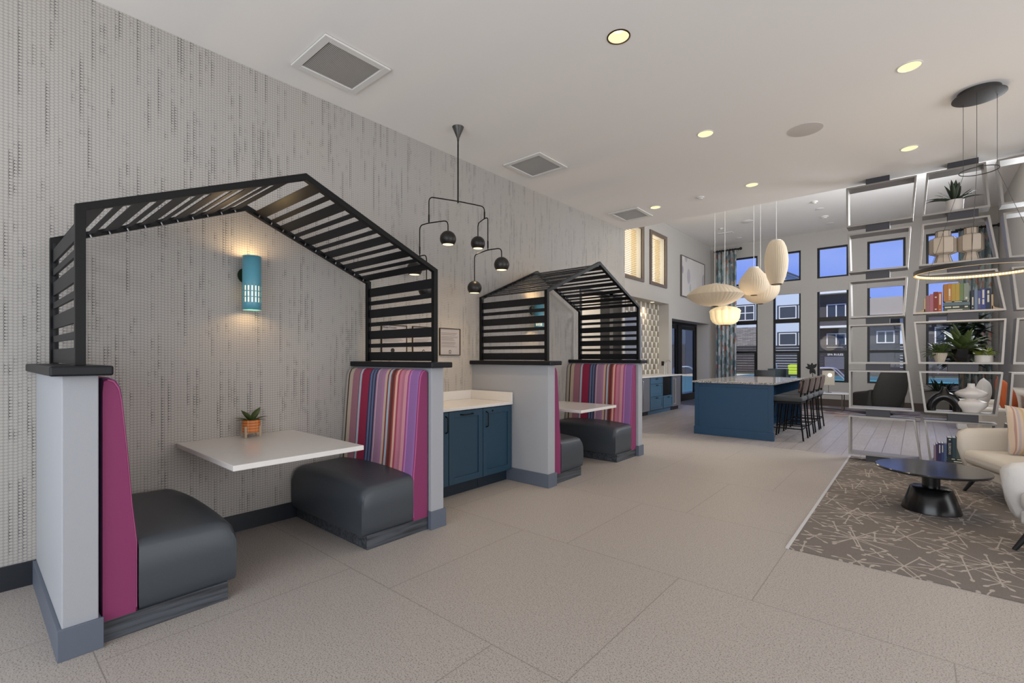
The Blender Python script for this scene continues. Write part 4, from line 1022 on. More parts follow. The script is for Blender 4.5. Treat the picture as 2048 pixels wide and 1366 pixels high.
book(4.113, 4.145, z, 0.215, 'a05f6c', 'dusty rose book standing between the mauve and the dark red books', grp=g1)
book(4.146, 4.186, z, 0.240, '7e2d26', 'dark red book standing in the rainbow row', mark=[(0.7, 0.76), (0.1, 0.16)], grp=g1)
book(4.187, 4.221, z, 0.235, 'a04e26', 'rust orange book standing beside the stack of green books', mark=[(0.1, 0.13), (0.35, 0.9)], grp=g1)
z2 = z
for (x0, x1, h, c, lb, mk) in ((4.236, 4.452, 0.026, '4f5a4e', 'lowest grey-green book lying in the stack on the middle shelf', [(0.15, 0.75)]),
                          (4.234, 4.462, 0.040, '26312c', 'thick dark green book lying second from the bottom of the stack', [(0.05, 0.3), (0.35, 0.6), (0.8, 0.92)]),
                          (4.232, 4.456, 0.034, '5b6b70', 'blue-grey book lying third from the bottom of the stack', []),
                          (4.240, 4.460, 0.018, '1f2a2b', 'thin black-green book on top of the stack on the middle shelf', [(0.05, 0.3), (0.4, 0.7), (0.9, 0.97)])):
    book(x0, x1, z2, h, c, lb, lying=True, mark=mk, grp=g1); z2 += h
z3 = z2
for (x0, x1, h, c, lb, mk) in ((4.234, 4.270, 0.205, 'a06a34', 'orange-brown book standing on the green stack, leftmost', []), (4.271, 4.304, 0.21, 'ad7430', 'ochre book with pale dots standing on the green stack', [(0.1, 0.14), (0.2, 0.24), (0.28, 0.7)]),
                           (4.305, 4.339, 0.21, 'a88a3c', 'mustard book standing on the green stack, beside the ochre one', []), (4.340, 4.373, 0.21, 'a88d3f', 'second mustard book standing on the green stack, beside the green one', []),
                           (4.374, 4.408, 0.20, '66784e', 'green book standing on the green stack', []), (4.410, 4.452, 0.20, '7c8577', 'sage grey book standing on the stack, rightmost', [(0.08, 0.2)])):
    book(x0, x1, z3, h, c, lb, mark=mk, grp=g1)
for (x0, x1, h, c, lb, mk) in ((4.470, 4.497, 0.232, '2a303b', 'slim black-blue book right of the stack', [(0.1, 0.14), (0.25, 0.65)]), (4.498, 4.523, 0.24, '68788f', 'pale slate blue book right of the stack', []),
                           (4.524, 4.550, 0.222, '4d4f78', 'violet-blue book with an orange mark low on its spine', [(0.3, 0.6)]), (4.551, 4.590, 0.24, '34407c', 'royal blue book with white title', [(0.25, 0.5), (0.55, 0.95)]),
                           (4.591, 4.630, 0.24, '1b2947', 'navy book at the right end of the row', [(0.35, 0.7), (0.75, 0.9)])):
    book(x0, x1, z, h, c, lb, mark=mk, grp=g1)
for s_, x, lb in ((1, 4.075, 'curved pale wood bookend at the left of the middle shelf'), (-1, 4.634, 'curved pale wood bookend at the right of the middle shelf')):
    rr_ = thing('bookend', lb, 'bookend', (x, 7.60, z)); 
    MB().box(*sorted((0, -s_*0.018)), 0, 0.14, 0, 0.17).build('upright', M['tan'], rr_, bev=0.004)
    MB().prism([(0, 0), (-s_*0.09, 0), (-s_*0.085, 0.008), (-s_*0.03, 0.022), (-s_*0.018, 0.04), (0, 0.04)], 'y', 0, 0.14).build('foot', M['tan'], rr_)
# books on the lowest shelf
z = zF; g2 = 'books on the lowest shelf'
for (x0, x1, h, c, lb, mk, tx) in ((4.150, 4.168, 0.185, '86707f', 'slim mauve book at the left end of the lowest shelf', [], None), (4.169, 4.187, 0.20, '3d2a52', 'slim deep purple book on the lowest shelf', [], None),
                           (4.188, 4.214, 0.215, '2b2454', 'indigo book on the lowest shelf', [(0.45, 0.9)], None), (4.215, 4.238, 0.215, '2c3f6c', 'blue book with pale title on the lowest shelf', [(0.5, 0.9)], None),
                           (4.239, 4.262, 0.215, '46587c', 'slate blue book beside the dark titled book', [], None)):
    book(x0, x1, z, h, c, lb, mark=mk, grp=g2)
book(4.266, 4.46, z, 0.028, '1b2a2c', 'bottom dark green book lying on the lowest shelf', lying=True, mark=[(0.3, 0.9)], grp=g2)
book(4.266, 4.46, z+0.028, 0.026, '22302b', 'upper dark green book lying on the lowest shelf', lying=True, mark=[(0.2, 0.35), (0.45, 0.9)], grp=g2)
book(4.268, 4.310, z+0.054, 0.235, '10202e', 'tall black book with large pale spine title on the lowest shelf', mark=[(0.88, 0.94)], grp=g2, txt='FAVORITE')
book(4.311, 4.345, z+0.054, 0.238, '2b3f48', 'tall dark teal book on the lowest shelf', grp=g2)
book(4.346, 4.395, z+0.054, 0.25, '47544e', 'tall grey-green book on the lowest shelf beside the armchair', grp=g2)
# two lantern-shaped cream vases
def lant(x, label, k=1.0):
    r = thing('faceted_vase', label, 'vase', (x, YM, zB)); n = 8
    pr = [(0.088, 0.0), (0.062, 0.098), (0.122, 0.118), (0.128, 0.135), (0.128, 0.285), (0.118, 0.300), (0.070, 0.318), (0.070, 0.385)]
    MB().lathe([(a*k, b) for a, b in pr], n=n, caps=True).build('body', mat('cream_bisque', 'b5a89a', 0.7), r, smooth=False, bev=0.002)
    mb = MB()
    for i in range(n):
        t = 2*PI*i/n; mb.tube([((a*k+0.001)*math.cos(t), (a*k+0.001)*math.sin(t), b) for a, b in pr], 0.0024, 4)
    mb.build('seams', mat('grey_seam', '4f443d', 0.8), r)['kind'] = 'stuff'
    MB().tube([(0.070*k*math.cos(a), 0.070*k*math.sin(a), 0.386) for a in [2*PI*i/24 for i in range(24)]], 0.003, 6, True).build('rim', M['brass'], r)
lant(4.233, 'cream faceted lantern-shaped vase, left of the pair on the upper shelf'); lant(4.475, 'cream faceted lantern-shaped vase, right of the pair on the upper shelf', 0.88)
# plants on the shelf
def bush(r, z, n, ln, wd, m, seed, el=(0.2, 1.4), spread=0.02, bend=0.8, name='leaves'):
    rg = random.Random(seed); mb = MB()
    for k in range(n):
        a = 2*PI*k/n*2.4+rg.random(); e = rg.uniform(*el); l = ln*rg.uniform(0.7, 1.1)
        mb.leaf((spread*math.cos(a), spread*math.sin(a), z), (math.cos(a)*math.cos(e), math.sin(a)*math.cos(e), math.sin(e)), l, wd*rg.uniform(0.8, 1.1), bend, 7)
    return mb.build(name, m, r, thick=0.001)
r = thing('potted_plant', 'strappy dark green plant in a white pot on the top shelf', 'plant', (4.335, YM, zA)); pot_cyl(r, 0.082, 0.14, M['ceramic'], taper=0.9)
bush(r, 0.125, 26, 0.25, 0.066, M['leafdark'], 3, (0.35, 1.5), 0.018, 0.6)
r = thing('potted_plant', 'small bushy plant in a ribbed cream bowl on the plant shelf', 'plant', (4.205, YM, zD)); pot_cyl(r, 0.072, 0.11, mat('ribbed_cream', 'c0b3a2', 0.6), taper=0.55, rib=24)
bush(r, 0.095, 60, 0.17, 0.036, M['leaf'], 5, (0.1, 1.4), 0.03, 1.0)
r = thing('potted_plant', 'large broad-leaved plant in a faceted black pot on the plant shelf', 'plant', (4.40, YM-0.01, zD))
MB().lathe([(0, 0), (0.055, 0), (0.075, 0.05), (0.098, 0.155), (0.085, 0.155), (0.08, 0.13), (0, 0.13)], n=6, caps=False).build('pot', M['blkceramic'], r, smooth=False)
MB().cyl((0, 0, 0.125), (0, 0, 0.134), 0.075, n=14).build('soil', M['soil'], r)
bush(r, 0.13, 46, 0.34, 0.080, M['leaf'], 11, (0.2, 1.4), 0.02, 0.9)
r = thing('potted_plant', 'lime green succulent in a white oval planter on the plant shelf', 'plant', (4.580, YM, zD))
MB().lathe([(0, 0), (0.078, 0), (0.080, 0.082), (0.072, 0.082), (0.070, 0.07), (0, 0.07)], n=36, caps=False, sy=0.7).build('pot', M['ceramic'], r)
MB().lathe([(0, 0.068), (0.068, 0.068), (0.068, 0.074), (0, 0.074)], n=20, caps=False, sy=0.7).build('soil', M['soil'], r)
bush(r, 0.075, 60, 0.10, 0.034, M['leaflime'], 17, (0.3, 1.5), 0.045, 0.3)
# arch vase and double disc vase
r = thing('arch_vase', 'glossy black arch-shaped vase on the shelf above the lowest', 'vase', (4.243, YM, zE))
mb = MB(); pts = [(-0.112, 0, 0.0), (-0.118, 0, 0.055), (-0.095, 0, 0.115), (-0.05, 0, 0.160), (0.0, 0, 0.178), (0.05, 0, 0.160), (0.095, 0, 0.115), (0.118, 0, 0.055), (0.112, 0, 0.0)]
pts = rounded(pts, 0.03, 4); mb.tube(pts, [0.042+0.016*(p.z/0.18) for p in pts], 20); mb.build('body', M['blkceramic'], r, smooth=True)
MB().lathe([(0.060, 0.19), (0.044, 0.232), (0.024, 0.262), (0.022, 0.285), (0.026, 0.288), (0.018, 0.288), (0.015, 0.26)], n=24, caps=False).build('neck', M['blkceramic'], r)
r = thing('disc_vase', 'matte white vase of two stacked flattened discs, right of the arch vase', 'vase', (4.475, YM, zE))
MB().lathe([(0, 0), (0.075, 0.0), (0.085, 0.018), (0.125, 0.060), (0.144, 0.098), (0.135, 0.122), (0.085, 0.140), (0.050, 0.150), (0.052, 0.158), (0.105, 0.178), (0.140, 0.205), (0.142, 0.225), (0.10, 0.255), (0.052, 0.275), (0.034, 0.300), (0.032, 0.335), (0.026, 0.335), (0.026, 0.3), (0, 0.29)], n=40, caps=False, sy=0.55).build('body', M['ceramic'], r, smooth=True)

# ------------------------------------------------------------ ring chandelier
r = thing('ring_chandelier', 'large dark LED ring chandelier hung on wires from an oval ceiling plate', 'chandelier', (4.40, 5.69, 0)); dg_ = mat('graphite_metal', '403d3c', 0.45, 0.4)
MB().lathe([(0.135, ZC-0.055), (0.175, ZC-0.050), (0.175, ZC-0.044), (0.14, ZC-0.043), (0.14, ZC)], n=44).build('ceiling_plate', dg_, r)
zr, zs_, R = 2.085, 2.95, 0.43
mb = MB(); n = 96
for (ra, rb, za, zb) in ((R-0.012, R, zr, zr+0.035),):
    P_ = [[mb.b.verts.new((q*math.cos(2*PI*i/n), q*math.sin(2*PI*i/n), zz)) for i in range(n)] for q, zz in ((ra, za), (rb, za), (rb, zb), (ra, zb), (ra, za))]
    mb.skin(P_)
mb.build('ring_band', dg_, r)
mb = MB()
for i in range(120):
    a = 2*PI*i/120; b = a+2*PI/120*0.72; q = R-0.0135
    mb.quad((q*math.cos(a), q*math.sin(a), zr+0.004), (q*math.cos(b), q*math.sin(b), zr+0.004), (q*math.cos(b), q*math.sin(b), zr+0.020), (q*math.cos(a), q*math.sin(a), zr+0.020))
led = mb.build('led_dots', M['ledstrip'], r); led['kind'] = 'stuff'
mb = MB(); P_ = [[mb.b.verts.new((q*math.cos(2*PI*i/n), q*math.sin(2*PI*i/n), zz)) for i in range(n)] for q, zz in ((R-0.0128, zr+0.022), (R-0.0128, zr-0.001), (R-0.001, zr-0.001))]; mb.skin(P_)
mb.build('led_diffuser', emit('led_diffuser_glow', (1.0, 0.62, 0.22), 0.55), r)
MB().tube([(0.125*math.cos(2*PI*i/48), 0.125*math.sin(2*PI*i/48), zs_) for i in range(48)], 0.004, 6, True).build('spreader_ring', dg_, r)
for a in (0.35, 0.35+2.09, 0.35+4.19):
    q = 0.122; MB().tube([(q*math.cos(a), q*math.sin(a), ZC-0.05), (q*math.cos(a), q*math.sin(a), zs_), ((R-0.006)*math.cos(a), (R-0.006)*math.sin(a), zr+0.034)], 0.0018, 5).build('wire', dg_, r)
light('POINT', 'ring_light', (4.40, 5.69, 2.0), 10, (1.0, 0.8, 0.55), shadow_soft_size=0.4)

# ------------------------------------------------------------ coffee table and armchairs on the carpet
r = thing('coffee_table', 'round black pedestal coffee table on the starburst carpet', 'table', (4.09, 5.55, 0.006))
MB().lathe([(0, 0.350), (0.385, 0.350), (0.392, 0.356), (0.392, 0.364), (0.386, 0.370), (0, 0.370)], n=72, caps=False).build('tabletop', mat('satin_black_top', '15161a', 0.16), r)
MB().lathe([(0, 0), (0.205, 0), (0.205, 0.006), (0.145, 0.195), (0.138, 0.2), (0, 0.2)], n=48, caps=False).build('base', M['black'], r)
MB().cyl((0, 0, 0.2), (0, 0, 0.345), 0.062, n=32).build('column', M['black'], r)
def tub(name, label, corner, f, width, depth, h, m, seat_z, th=0.12, low=0.20, legs=True, flare=0.05, cush=True):
    """armchair: corner = floor point under the front end of one arm, f = facing direction; the other arm lies along the clockwise side"""
    f = Vector((*f, 0)).normalized(); side = Vector((-f.y, f.x, 0))*(1)
    side = side if (Vector((0, 0, 0))+side).length else side
    ctr = Vector((*corner, 0.006))-f*(depth/2)+side*(width/2)
    r = thing(name, label, 'armchair', tuple(ctr), math.atan2(f.y, f.x))
    # local: +x forward, +y left
    hw, hd = width/2, depth/2
    path = [(hd, -hw+th/2), (hd*0.4, -hw+th/2), (-hd*0.35, -hw+th/2)]+[(-hd+th/2+ (hw*0.45)*(1-math.sin(a)), -hw+th/2+(hw*0.45)*(1-math.cos(a))) for a in [PI/2*k/6*1.0 for k in range(1, 7)]][0:0]
    rc = 0.22; path = [(hd, -hw+th/2), (hd*0.5, -hw+th/2), (0, -hw+th/2)]
    for k in range(9): a = -PI/2-PI/2*k/8; path.append((-hd+th/2+rc+rc*math.cos(a), -hw+th/2+rc+rc*math.sin(a)))
    path += [(-hd+th/2, 0)]+[(x, -y) for x, y in reversed(path)]
    N = len(path); mb = MB(); rings = []
    for i, (x, y) in enumerate(path):
        a = Vector(path[max(i-1, 0)]); b = Vector(path[min(i+1, N-1)]); d = (b-a).normalized(); nrm = Vector((d.y, -d.x))
        if nrm.dot(Vector((x, y))) < 0 and abs(x) > -1: nrm = nrm
        out = nrm if nrm.dot(Vector((x+0.001, y))) > 0 or x > 0 else nrm
        out = Vector((0, -1)) if (i < 3) else (Vector((0, 1)) if i >= N-3 else Vector((x+hd-th/2-rc if x < -hd+th/2+rc else 0, y if abs(y) < 0.01 else (abs(y)-(hw-th/2-rc))*(1 if y > 0 else -1) if abs(y) > hw-th/2-rc else 0)))
        if out.length < 1e-4: out = Vector((-1, 0))
        out.normalize()
        u = (hd-x)/(2*hd); top = h+0.05*max(0, u-0.3); fw = flare*0.9 if i in (0, N-1) else 0
        sec = [(-th/2, low, 0), (-th/2, seat_z, 0.2), (-th/2+0.0, top-0.05, 0.9), (-th/4, top-0.008, 1), (th/4, top, 1), (th/2, top-0.04, 1), (th/2, (top+low)/2, 0.55), (th/2-0.02, low, 0), (0, low-0.01, 0)]
        rings.append([mb.b.verts.new((x+out.x*(q+flare*k)+fw*k, y+out.y*(q+flare*k), z)) for q, z, k in sec])
    mb.skin(rings); mb.cap(rings[0]); mb.cap(rings[-1], True)
    mb.build('shell', m, r, smooth=True, sub=1, bev=0.0)
    MB().box(-hd+th*0.7, hd-0.03, -hw+th*0.8, hw-th*0.8, low-0.005, seat_z-0.11).build('seat_base', m, r, bev=0.02, smooth=True)
    MB().box(-hd+th, hd+0.01, -hw+th*0.95, hw-th*0.95, seat_z-0.105, seat_z+0.03).build('seat_cushion', m, r, bev=0.05, smooth=True)
    for sx in (-1, 1):
        for sy in (-1, 1):
            MB().cyl((sx*(hd-0.12), sy*(hw-0.13), low), (sx*(hd-0.035), sy*(hw-0.06), 0), 0.024, 0.013, n=14).build('leg', M['matteblack'], r)
    return r
tub('armchair', 'cream upholstered armchair with black splayed legs behind the coffee table', (4.30, 6.60), (-0.93, -0.38), 1.02, 0.80, 0.635, M['cream'], 0.40)
tub('armchair', 'white boucle armchair cut off by the right edge, in front of the cream one', (4.445, 4.80), (-0.758, -0.652), 0.90, 0.80, 0.605, M['boucle'], 0.40)
def pillow(name, label, loc, rot, w_, h_, d_, m):
    mb = MB(); n = 14; A = [[None]*(n+1) for _ in range(n+1)]; Bk = [[None]*(n+1) for _ in range(n+1)]
    for i in range(n+1):
        for j in range(n+1):
            u, v = -1+2*i/n, -1+2*j/n; k = max(0, (1-u*u)*(1-v*v))**0.42; pin = 1-0.07*(1-abs(u*v))
            x, z = u*w_/2*pin, v*h_/2*pin
            A[i][j] = mb.b.verts.new((x, d_/2*k, z)); Bk[i][j] = A[i][j] if i in (0, n) or j in (0, n) else mb.b.verts.new((x, -d_/2*k, z))
    for i in range(n):
        for j in range(n):
            for g_, q in ((A, 1), (Bk, -1)):
                vs = [g_[i][j], g_[i+1][j], g_[i+1][j+1], g_[i][j+1]]
                if q < 0: vs.reverse()
                try: f = mb.b.faces.new(vs); f.smooth = True
                except ValueError: pass
    o = mb.build(name, m, loc=loc); o.rotation_euler = rot; return tag(o, label, 'pillow')
ps = stripes('woven_stripe_pillow', [0, 0.08, 0.16, 0.2, 0.3, 0.36, 0.5, 0.56, 0.62, 0.7, 0.8, 0.9], [hexc(c) for c in ('b09a86', 'b8a28f', '8f6f66', 'b09a86', '9a9690', 'b5a08d', '99766c', 'b5a08d', '9a8f90', 'b09a86', 'a8916c', 'b5a08d')])
for nd in ps.node_tree.nodes:
    if nd.type == 'VALTORGB':
        src = nd.inputs[0].links[0].from_socket; mm = ps.node_tree.nodes.new('ShaderNodeMath'); mm.operation = 'MULTIPLY_ADD'; mm.inputs[1].default_value = 5.2; mm.inputs[2].default_value = 2.5
        fr_ = ps.node_tree.nodes.new('ShaderNodeMath'); fr_.operation = 'FRACT'
        ps.node_tree.links.new(src, mm.inputs[0]); ps.node_tree.links.new(mm.outputs[0], fr_.inputs[0]); ps.node_tree.links.new(fr_.outputs[0], nd.inputs[0]); break
pillow('throw_pillow', 'tan woven striped throw pillow on the cream armchair', (4.83, 6.50, 0.645), (math.radians(-14), 0.12, math.radians(30)), 0.46, 0.46, 0.16, ps)
# ------------------------------------------------------------ lounge area by the windows
tag(B(1.2, 4.05, 12.95, 15.45, 0.0, 0.010).build('area_rug', M['rugcolor']), 'patchwork area rug in greys and rust by the window wall', 'rug')
r = thing('side_table', 'low oval side table with white top and bronze frame by the windows', 'table', (2.30, 14.25, 0.01))
MB().lathe([(0, 0.425), (0.5, 0.425), (0.5, 0.445), (0, 0.445)], n=48, caps=False, sy=0.72).build('tabletop', M['white'], r)
for sx, sy in ((-1, -1), (1, -1), (1, 1), (-1, 1)): MB().bar((sx*0.30, sy*0.22, 0), (sx*0.30, sy*0.22, 0.425), 0.022, 0.022, up=(1, 0, 0)).build('leg', M['bronze'], r)
MB().bar((-0.3, -0.22, 0.412), (0.3, -0.22, 0.412), 0.02, 0.02).bar((-0.3, 0.22, 0.412), (0.3, 0.22, 0.412), 0.02, 0.02).bar((-0.3, -0.22, 0.012), (0.3, -0.22, 0.012), 0.02, 0.02).bar((-0.3, 0.22, 0.012), (0.3, 0.22, 0.012), 0.02, 0.02).bar((0.3, -0.22, 0.012), (0.3, 0.22, 0.012), 0.02, 0.02).build('frame_rails', M['bronze'], r)
r = thing('table_lamp', 'square cream table lamp with a small round glowing dome, on the oval side table', 'lamp', (2.30, 14.2, 0.455))
MB().cyl((0, 0, 0), (0, 0, 0.008), 0.07, n=20).build('base', M['bronze'], r)
MB().cyl((0, 0, 0.008), (0, 0, 0.19), 0.006, n=8).build('stem', M['bronze'], r)
MB().box(-0.13, 0.13, -0.04, 0.04, 0.19, 0.55).build('panel', mat('cream_panel', 'bfb6a6', 0.7), r, bev=0.008)
MB().ball((0.035, -0.045, 0.44), 0.045, 16, sy=0.6).build('dome', emit('dome_glow', (1, 0.95, 0.85), 1.3), r)
r = thing('potted_plant', 'fuzzy green plant ball beside the table lamp', 'plant', (2.08, 14.15, 0.455))
MB().cyl((0, 0, 0), (0, 0, 0.05), 0.05, 0.06, n=18).build('pot', M['matteblack'], r); bush(r, 0.06, 70, 0.12, 0.02, M['leaf'], 23, (-0.1, 1.5), 0.035, 0.4)
r = thing('flower_sculpture', 'black stylised flower sculpture on a thin stem before the window pier', 'sculpture', (1.93, 14.35, 0.455))
MB().cyl((0, 0, 0), (0, 0, 0.01), 0.06, n=18).build('base', M['matteblack'], r)
MB().tube([(0, 0, 0), (0.02, 0, 0.3), (0.0, 0, 0.57)], 0.008, 6).build('stem', M['matteblack'], r)
for k, (a, l) in enumerate(((2.9, 0.16), (2.3, 0.17), (1.6, 0.15), (0.9, 0.16), (-1.1, 0.17), (-1.9, 0.16))):
    MB().leaf((0, 0, 0.60), (math.cos(a), 0.0, math.sin(a)), l, 0.085, 0.1, 7, up=(0, 1, 0), fold=0.05).build('petal', M['matteblack'], r, thick=0.02, sub=1)
# high-backed charcoal lounge chair
r = thing('lounge_chair', 'charcoal high-backed lounge chair facing left, seen through the shelf', 'armchair', (3.32, 14.0, 0.01), -0.95)
mb = MB(); rings = []
for i in range(11):
    t = i/10; z = 0.13+0.92*t; w2 = 0.36*(0.66+0.34*math.sin(PI*min(1, t*0.9+0.08))); bx = 0.16+0.34*(t**0.8)*(1 if t < 0.7 else 1)-0.06*max(0, t-0.75)*4*0.5
    sec = []
    for k in range(13):
        a = PI*(k/12); yy = -w2*math.cos(a); xx = bx+0.16*math.sin(a)*(1-0.2*t); sec.append((xx, yy, z))
    for k in range(13):
        a = PI*(1-k/12); yy = -(w2-0.045)*math.cos(a); xx = bx-0.05+0.12*math.sin(a)*(1-0.2*t); sec.append((xx, yy, z))
    rings.append([mb.b.verts.new(p) for p in sec])
mb.skin(rings); mb.cap(rings[0], True); mb.cap(rings[-1]); mb.build('back_shell', M['loungefab'], r, smooth=True)
for sy in (-1, 1):
    MB().prism([(-0.42, 0.12), (0.22, 0.12), (0.30, 0.60), (0.15, 0.56), (-0.30, 0.50), (-0.40, 0.44), (-0.44, 0.28)], 'y', *sorted((sy*0.28, sy*0.40))).build('arm', M['loungefab'], r, bev=0.04, smooth=True)
MB().box(-0.44, 0.18, -0.29, 0.29, 0.16, 0.42).build('seat', M['loungefab'], r, bev=0.05, smooth=True)
MB().cyl((-0.02, 0, 0.02), (-0.02, 0, 0.16), 0.04, n=16).cyl((-0.02, 0, 0), (-0.02, 0, 0.02), 0.26, n=28).build('swivel_base', M['matteblack'], r)
pillow('throw_pillow', 'pale cushion lying on the charcoal lounge chair', (3.33, 13.95, 0.55), (0.3, 0.7, 1.2), 0.42, 0.34, 0.12, M['cream'])
# two grey armchairs beyond the island
def grey_chair(loc, rz, label, m):
    r = thing('tub_chair', label, 'armchair', loc, rz)
    mb = MB(); rings = []
    for i in range(9):
        t = i/8; z = 0.14+0.87*t; rr = 0.235+0.03*t; sec = []
        for k in range(17): a = PI*0.02+PI*0.96*k/16; sec.append((rr*math.cos(a), rr*math.sin(a), z))
        for k in range(17): a = PI*0.98-PI*0.96*k/16; sec.append(((rr-0.06)*math.cos(a), (rr-0.06)*math.sin(a), z))
        rings.append([mb.b.verts.new(p) for p in sec])
    mb.skin(rings); mb.cap(rings[0], True); mb.cap(rings[-1]); mb.build('shell', m, r, smooth=True)
    MB().cyl((0, -0.02, 0.14), (0, -0.02, 0.42), 0.20, n=30).build('seat', m, r)
    for a in (0.7, 2.4, 3.9, 5.5): MB().cyl((0.2*math.cos(a), 0.2*math.sin(a), 0.15), (0.26*math.cos(a), 0.26*math.sin(a), 0), 0.016, n=8).build('leg', M['matteblack'], r)
grey_chair((1.015, 13.652, 0), 2.7, 'mid-grey tub chair just beyond the island, left of the pair', M['greyfab'])
grey_chair((0.951, 15.310, 0), 0.1, 'blue-grey tub chair beyond the island under the second window', mat('bluegrey_fabric', '48555a', 0.85))
# corner: fig tree, sofa, throw, pillows, planter
r = thing('fiddle_leaf_fig', 'tall broad-leaved indoor tree in the far right corner behind the shelf', 'plant', (4.72, 13.9, 0)); pot_cyl(r, 0.20, 0.36, M['blkceramic'])
MB().tube([(0, 0, 0.3), (0.02, 0.01, 0.9), (-0.03, 0, 1.4), (0.03, 0.0, 1.9)], 0.022, 8).tube([(0, 0, 0.9), (0.10, 0, 1.3), (0.16, 0.05, 1.7)], 0.014, 8).build('trunk', mat('fig_bark', '5d5046', 0.9), r)
rg = random.Random(9); mb = MB()
for k in range(110):
    a = rg.random()*6.28; e = rg.uniform(-0.3, 1.1); zz = rg.uniform(1.2, 2.1); q = rg.uniform(0, 0.16)
    mb.leaf((q*math.cos(a)+0.04, q*math.sin(a), zz), (math.cos(a)*math.cos(e), math.sin(a)*math.cos(e), math.sin(e)), rg.uniform(0.28, 0.42), rg.uniform(0.16, 0.23), 0.8, 7)
mb.build('leaves', M['leafdark'], r, thick=0.0015)
r = thing('sofa', 'beige sofa end showing behind the right side of the shelf', 'sofa', (5.0, 10.6, 0))
MB().box(-0.33, 0.38, -0.95, 0.95, 0.10, 0.42).build('base', M['cream'], r, bev=0.03, smooth=True)
MB().box(0.16, 0.40, -0.95, 0.95, 0.40, 0.84).build('backrest', M['cream'], r, bev=0.06, smooth=True)
MB().box(-0.34, 0.38, 0.78, 1.00, 0.10, 0.62).build('armrest', M['cream'], r, bev=0.05, smooth=True)
MB().box(-0.34, 0.38, -1.00, -0.78, 0.10, 0.62).build('armrest', M['cream'], r, bev=0.05, smooth=True)
MB().box(-0.35, 0.14, -0.78, 0.78, 0.40, 0.54).build('seat_cushion', M['cream'], r, bev=0.04, smooth=True)
pillow('throw_pillow', 'rust orange throw pillow on the beige sofa', (4.99, 9.95, 0.76), (-0.25, 0.35, 1.2), 0.50, 0.50, 0.18, mat('rust_fabric', 'b55420', 0.8))
pillow('throw_pillow', 'white boucle throw pillow on the beige sofa', (4.82, 10.95, 0.76), (0.1, 0.2, 1.4), 0.46, 0.44, 0.20, M['boucle'])
r = thing('planter_box', 'grey planter box under the fifth window', 'planter', (4.42, 14.9, 0)); B(-0.30, 0.25, -0.15, 0.15, 0, 0.55).build('box', mat('grey_planter', '6f6b63', 0.8), r, bev=0.01)
bush(r, 0.54, 50, 0.34, 0.06, M['leafdark'], 31, (0.1, 1.4), 0.12, 0.8)
tag(MB().box(-0.22, 0.22, -0.2, 0.2, 0, 0.56).build('side_table', M['white'], loc=(4.78, 12.2, 0), bev=0.03), 'plain white cube side table behind the disc vase', 'table')

# ------------------------------------------------------------ outdoors: deck, pool, fence, houses
struct('floor', B(-60, 60, 15.95, 120, -0.3, -0.03), M['concrete'])
tag(B(-16, -2.2, 17.2, 33.5, -0.029, -0.004).build('pool', M['water']), 'turquoise swimming pool outside the glass doors', 'pool')
tag(B(-6.0, 7.5, 33.6, 40.5, -0.029, 0.0).build('pool', M['water']), 'turquoise far pool seen low through the windows', 'pool')
tag(B(-10, 30, 43, 46.5, -0.029, -0.02).build('lawn', M['grass']), 'strip of lawn around the neighbouring houses', 'lawn')
def fence(x0, x1, y, label, full=True):
    r = thing('slat_fence', label, 'fence', (0, y, -0.03)); mb = MB(); z = 0.1
    k = 0
    while z < 2.2: mb.box(x0, x1, 0, 0.03, z, z+(0.17 if full else 0.11)); z += 0.20; k += 1
    mb.build('slat_panel', M['fence'], r)
    x = x0
    while x <= x1+0.01: B(x-0.06, x+0.06, -0.05, 0.05, 0, 2.26).build('post', M['fence'], r); x += (x1-x0)/max(1, round((x1-x0)/2.4))
fence(-10, -4.9, 41.5, 'dark slat fence beyond the pool, left section'); fence(-4.9, 0.0, 41.2, 'dark slat fence beyond the pool, middle section')
fence(0.0, 12.0, 41.5, 'dark slat fence beyond the pool, right section')
def rail(loc, rz, label, kind):
    r = thing('pool_handrail', label, 'handrail', loc, rz)
    if kind == 0:
        for y in (-0.3, 0.3): MB().tube(rounded([(-0.25, y, 0), (0.0, y, 0.98), (0.12, y, 1.0), (0.22, y, 0.0)], 0.10), 0.022, 8).build('rail', M['chrome'], r)
    else:
        for y in (-0.25, 0.25): MB().tube(rounded([(-0.65, y, 0), (-0.65, y, 0.92), (0.0, y, 0.95), (0.85, y, 0.0)], 0.15), 0.024, 8).build('rail', M['chrome'], r)
rail((-1.75, 27.6, 0), 0.0, 'polished pool ladder rails seen through the first window', 0)
rail((1.55, 21.9, 0), 0.35, 'polished pool stair handrails seen through the third window', 1)
rail((-3.35, 20.2, 0), 0.3, 'pool handrail seen through the glass door', 1)
def lounger(loc, rz, label):
    r = thing('pool_lounger', label, 'sun lounger', loc, rz, group='lime sun loungers by the pool')
    B(-0.34, 0.34, -0.9, 0.9, 0.22, 0.30).build('frame', M['matteblack'], r)
    for k in range(3): B(-0.32, 0.32, -0.9+0.37*k, -0.57+0.37*k, 0.30, 0.37).build('cushion', M['lime'], r, bev=0.04)
    for k in range(3): B(-0.30, 0.30, 0, 0.21, 0, 0.07).build('cushion', M['lime'], r, bev=0.03, loc=(0, 0.24+0.17*k, 0.33+0.17*k)).rotation_euler = (0.80, 0, 0)
    for sx in (-1, 1):
        for yy in (-0.8, 0.8): B(sx*0.3-0.03, sx*0.3+0.03, yy-0.03, yy+0.03, 0, 0.22).build('leg', M['matteblack'], r)
lounger((-1.75, 33.0, 0), 0.15, 'lime cushioned sun lounger nearest the second window'); lounger((-2.1, 35.5, 0), 0.15, 'lime cushioned sun lounger behind the nearest one')
r = thing('spa_sign', 'dark rules board on posts outside the third window', 'sign', (0.62, 31.3, 0), 0.0)
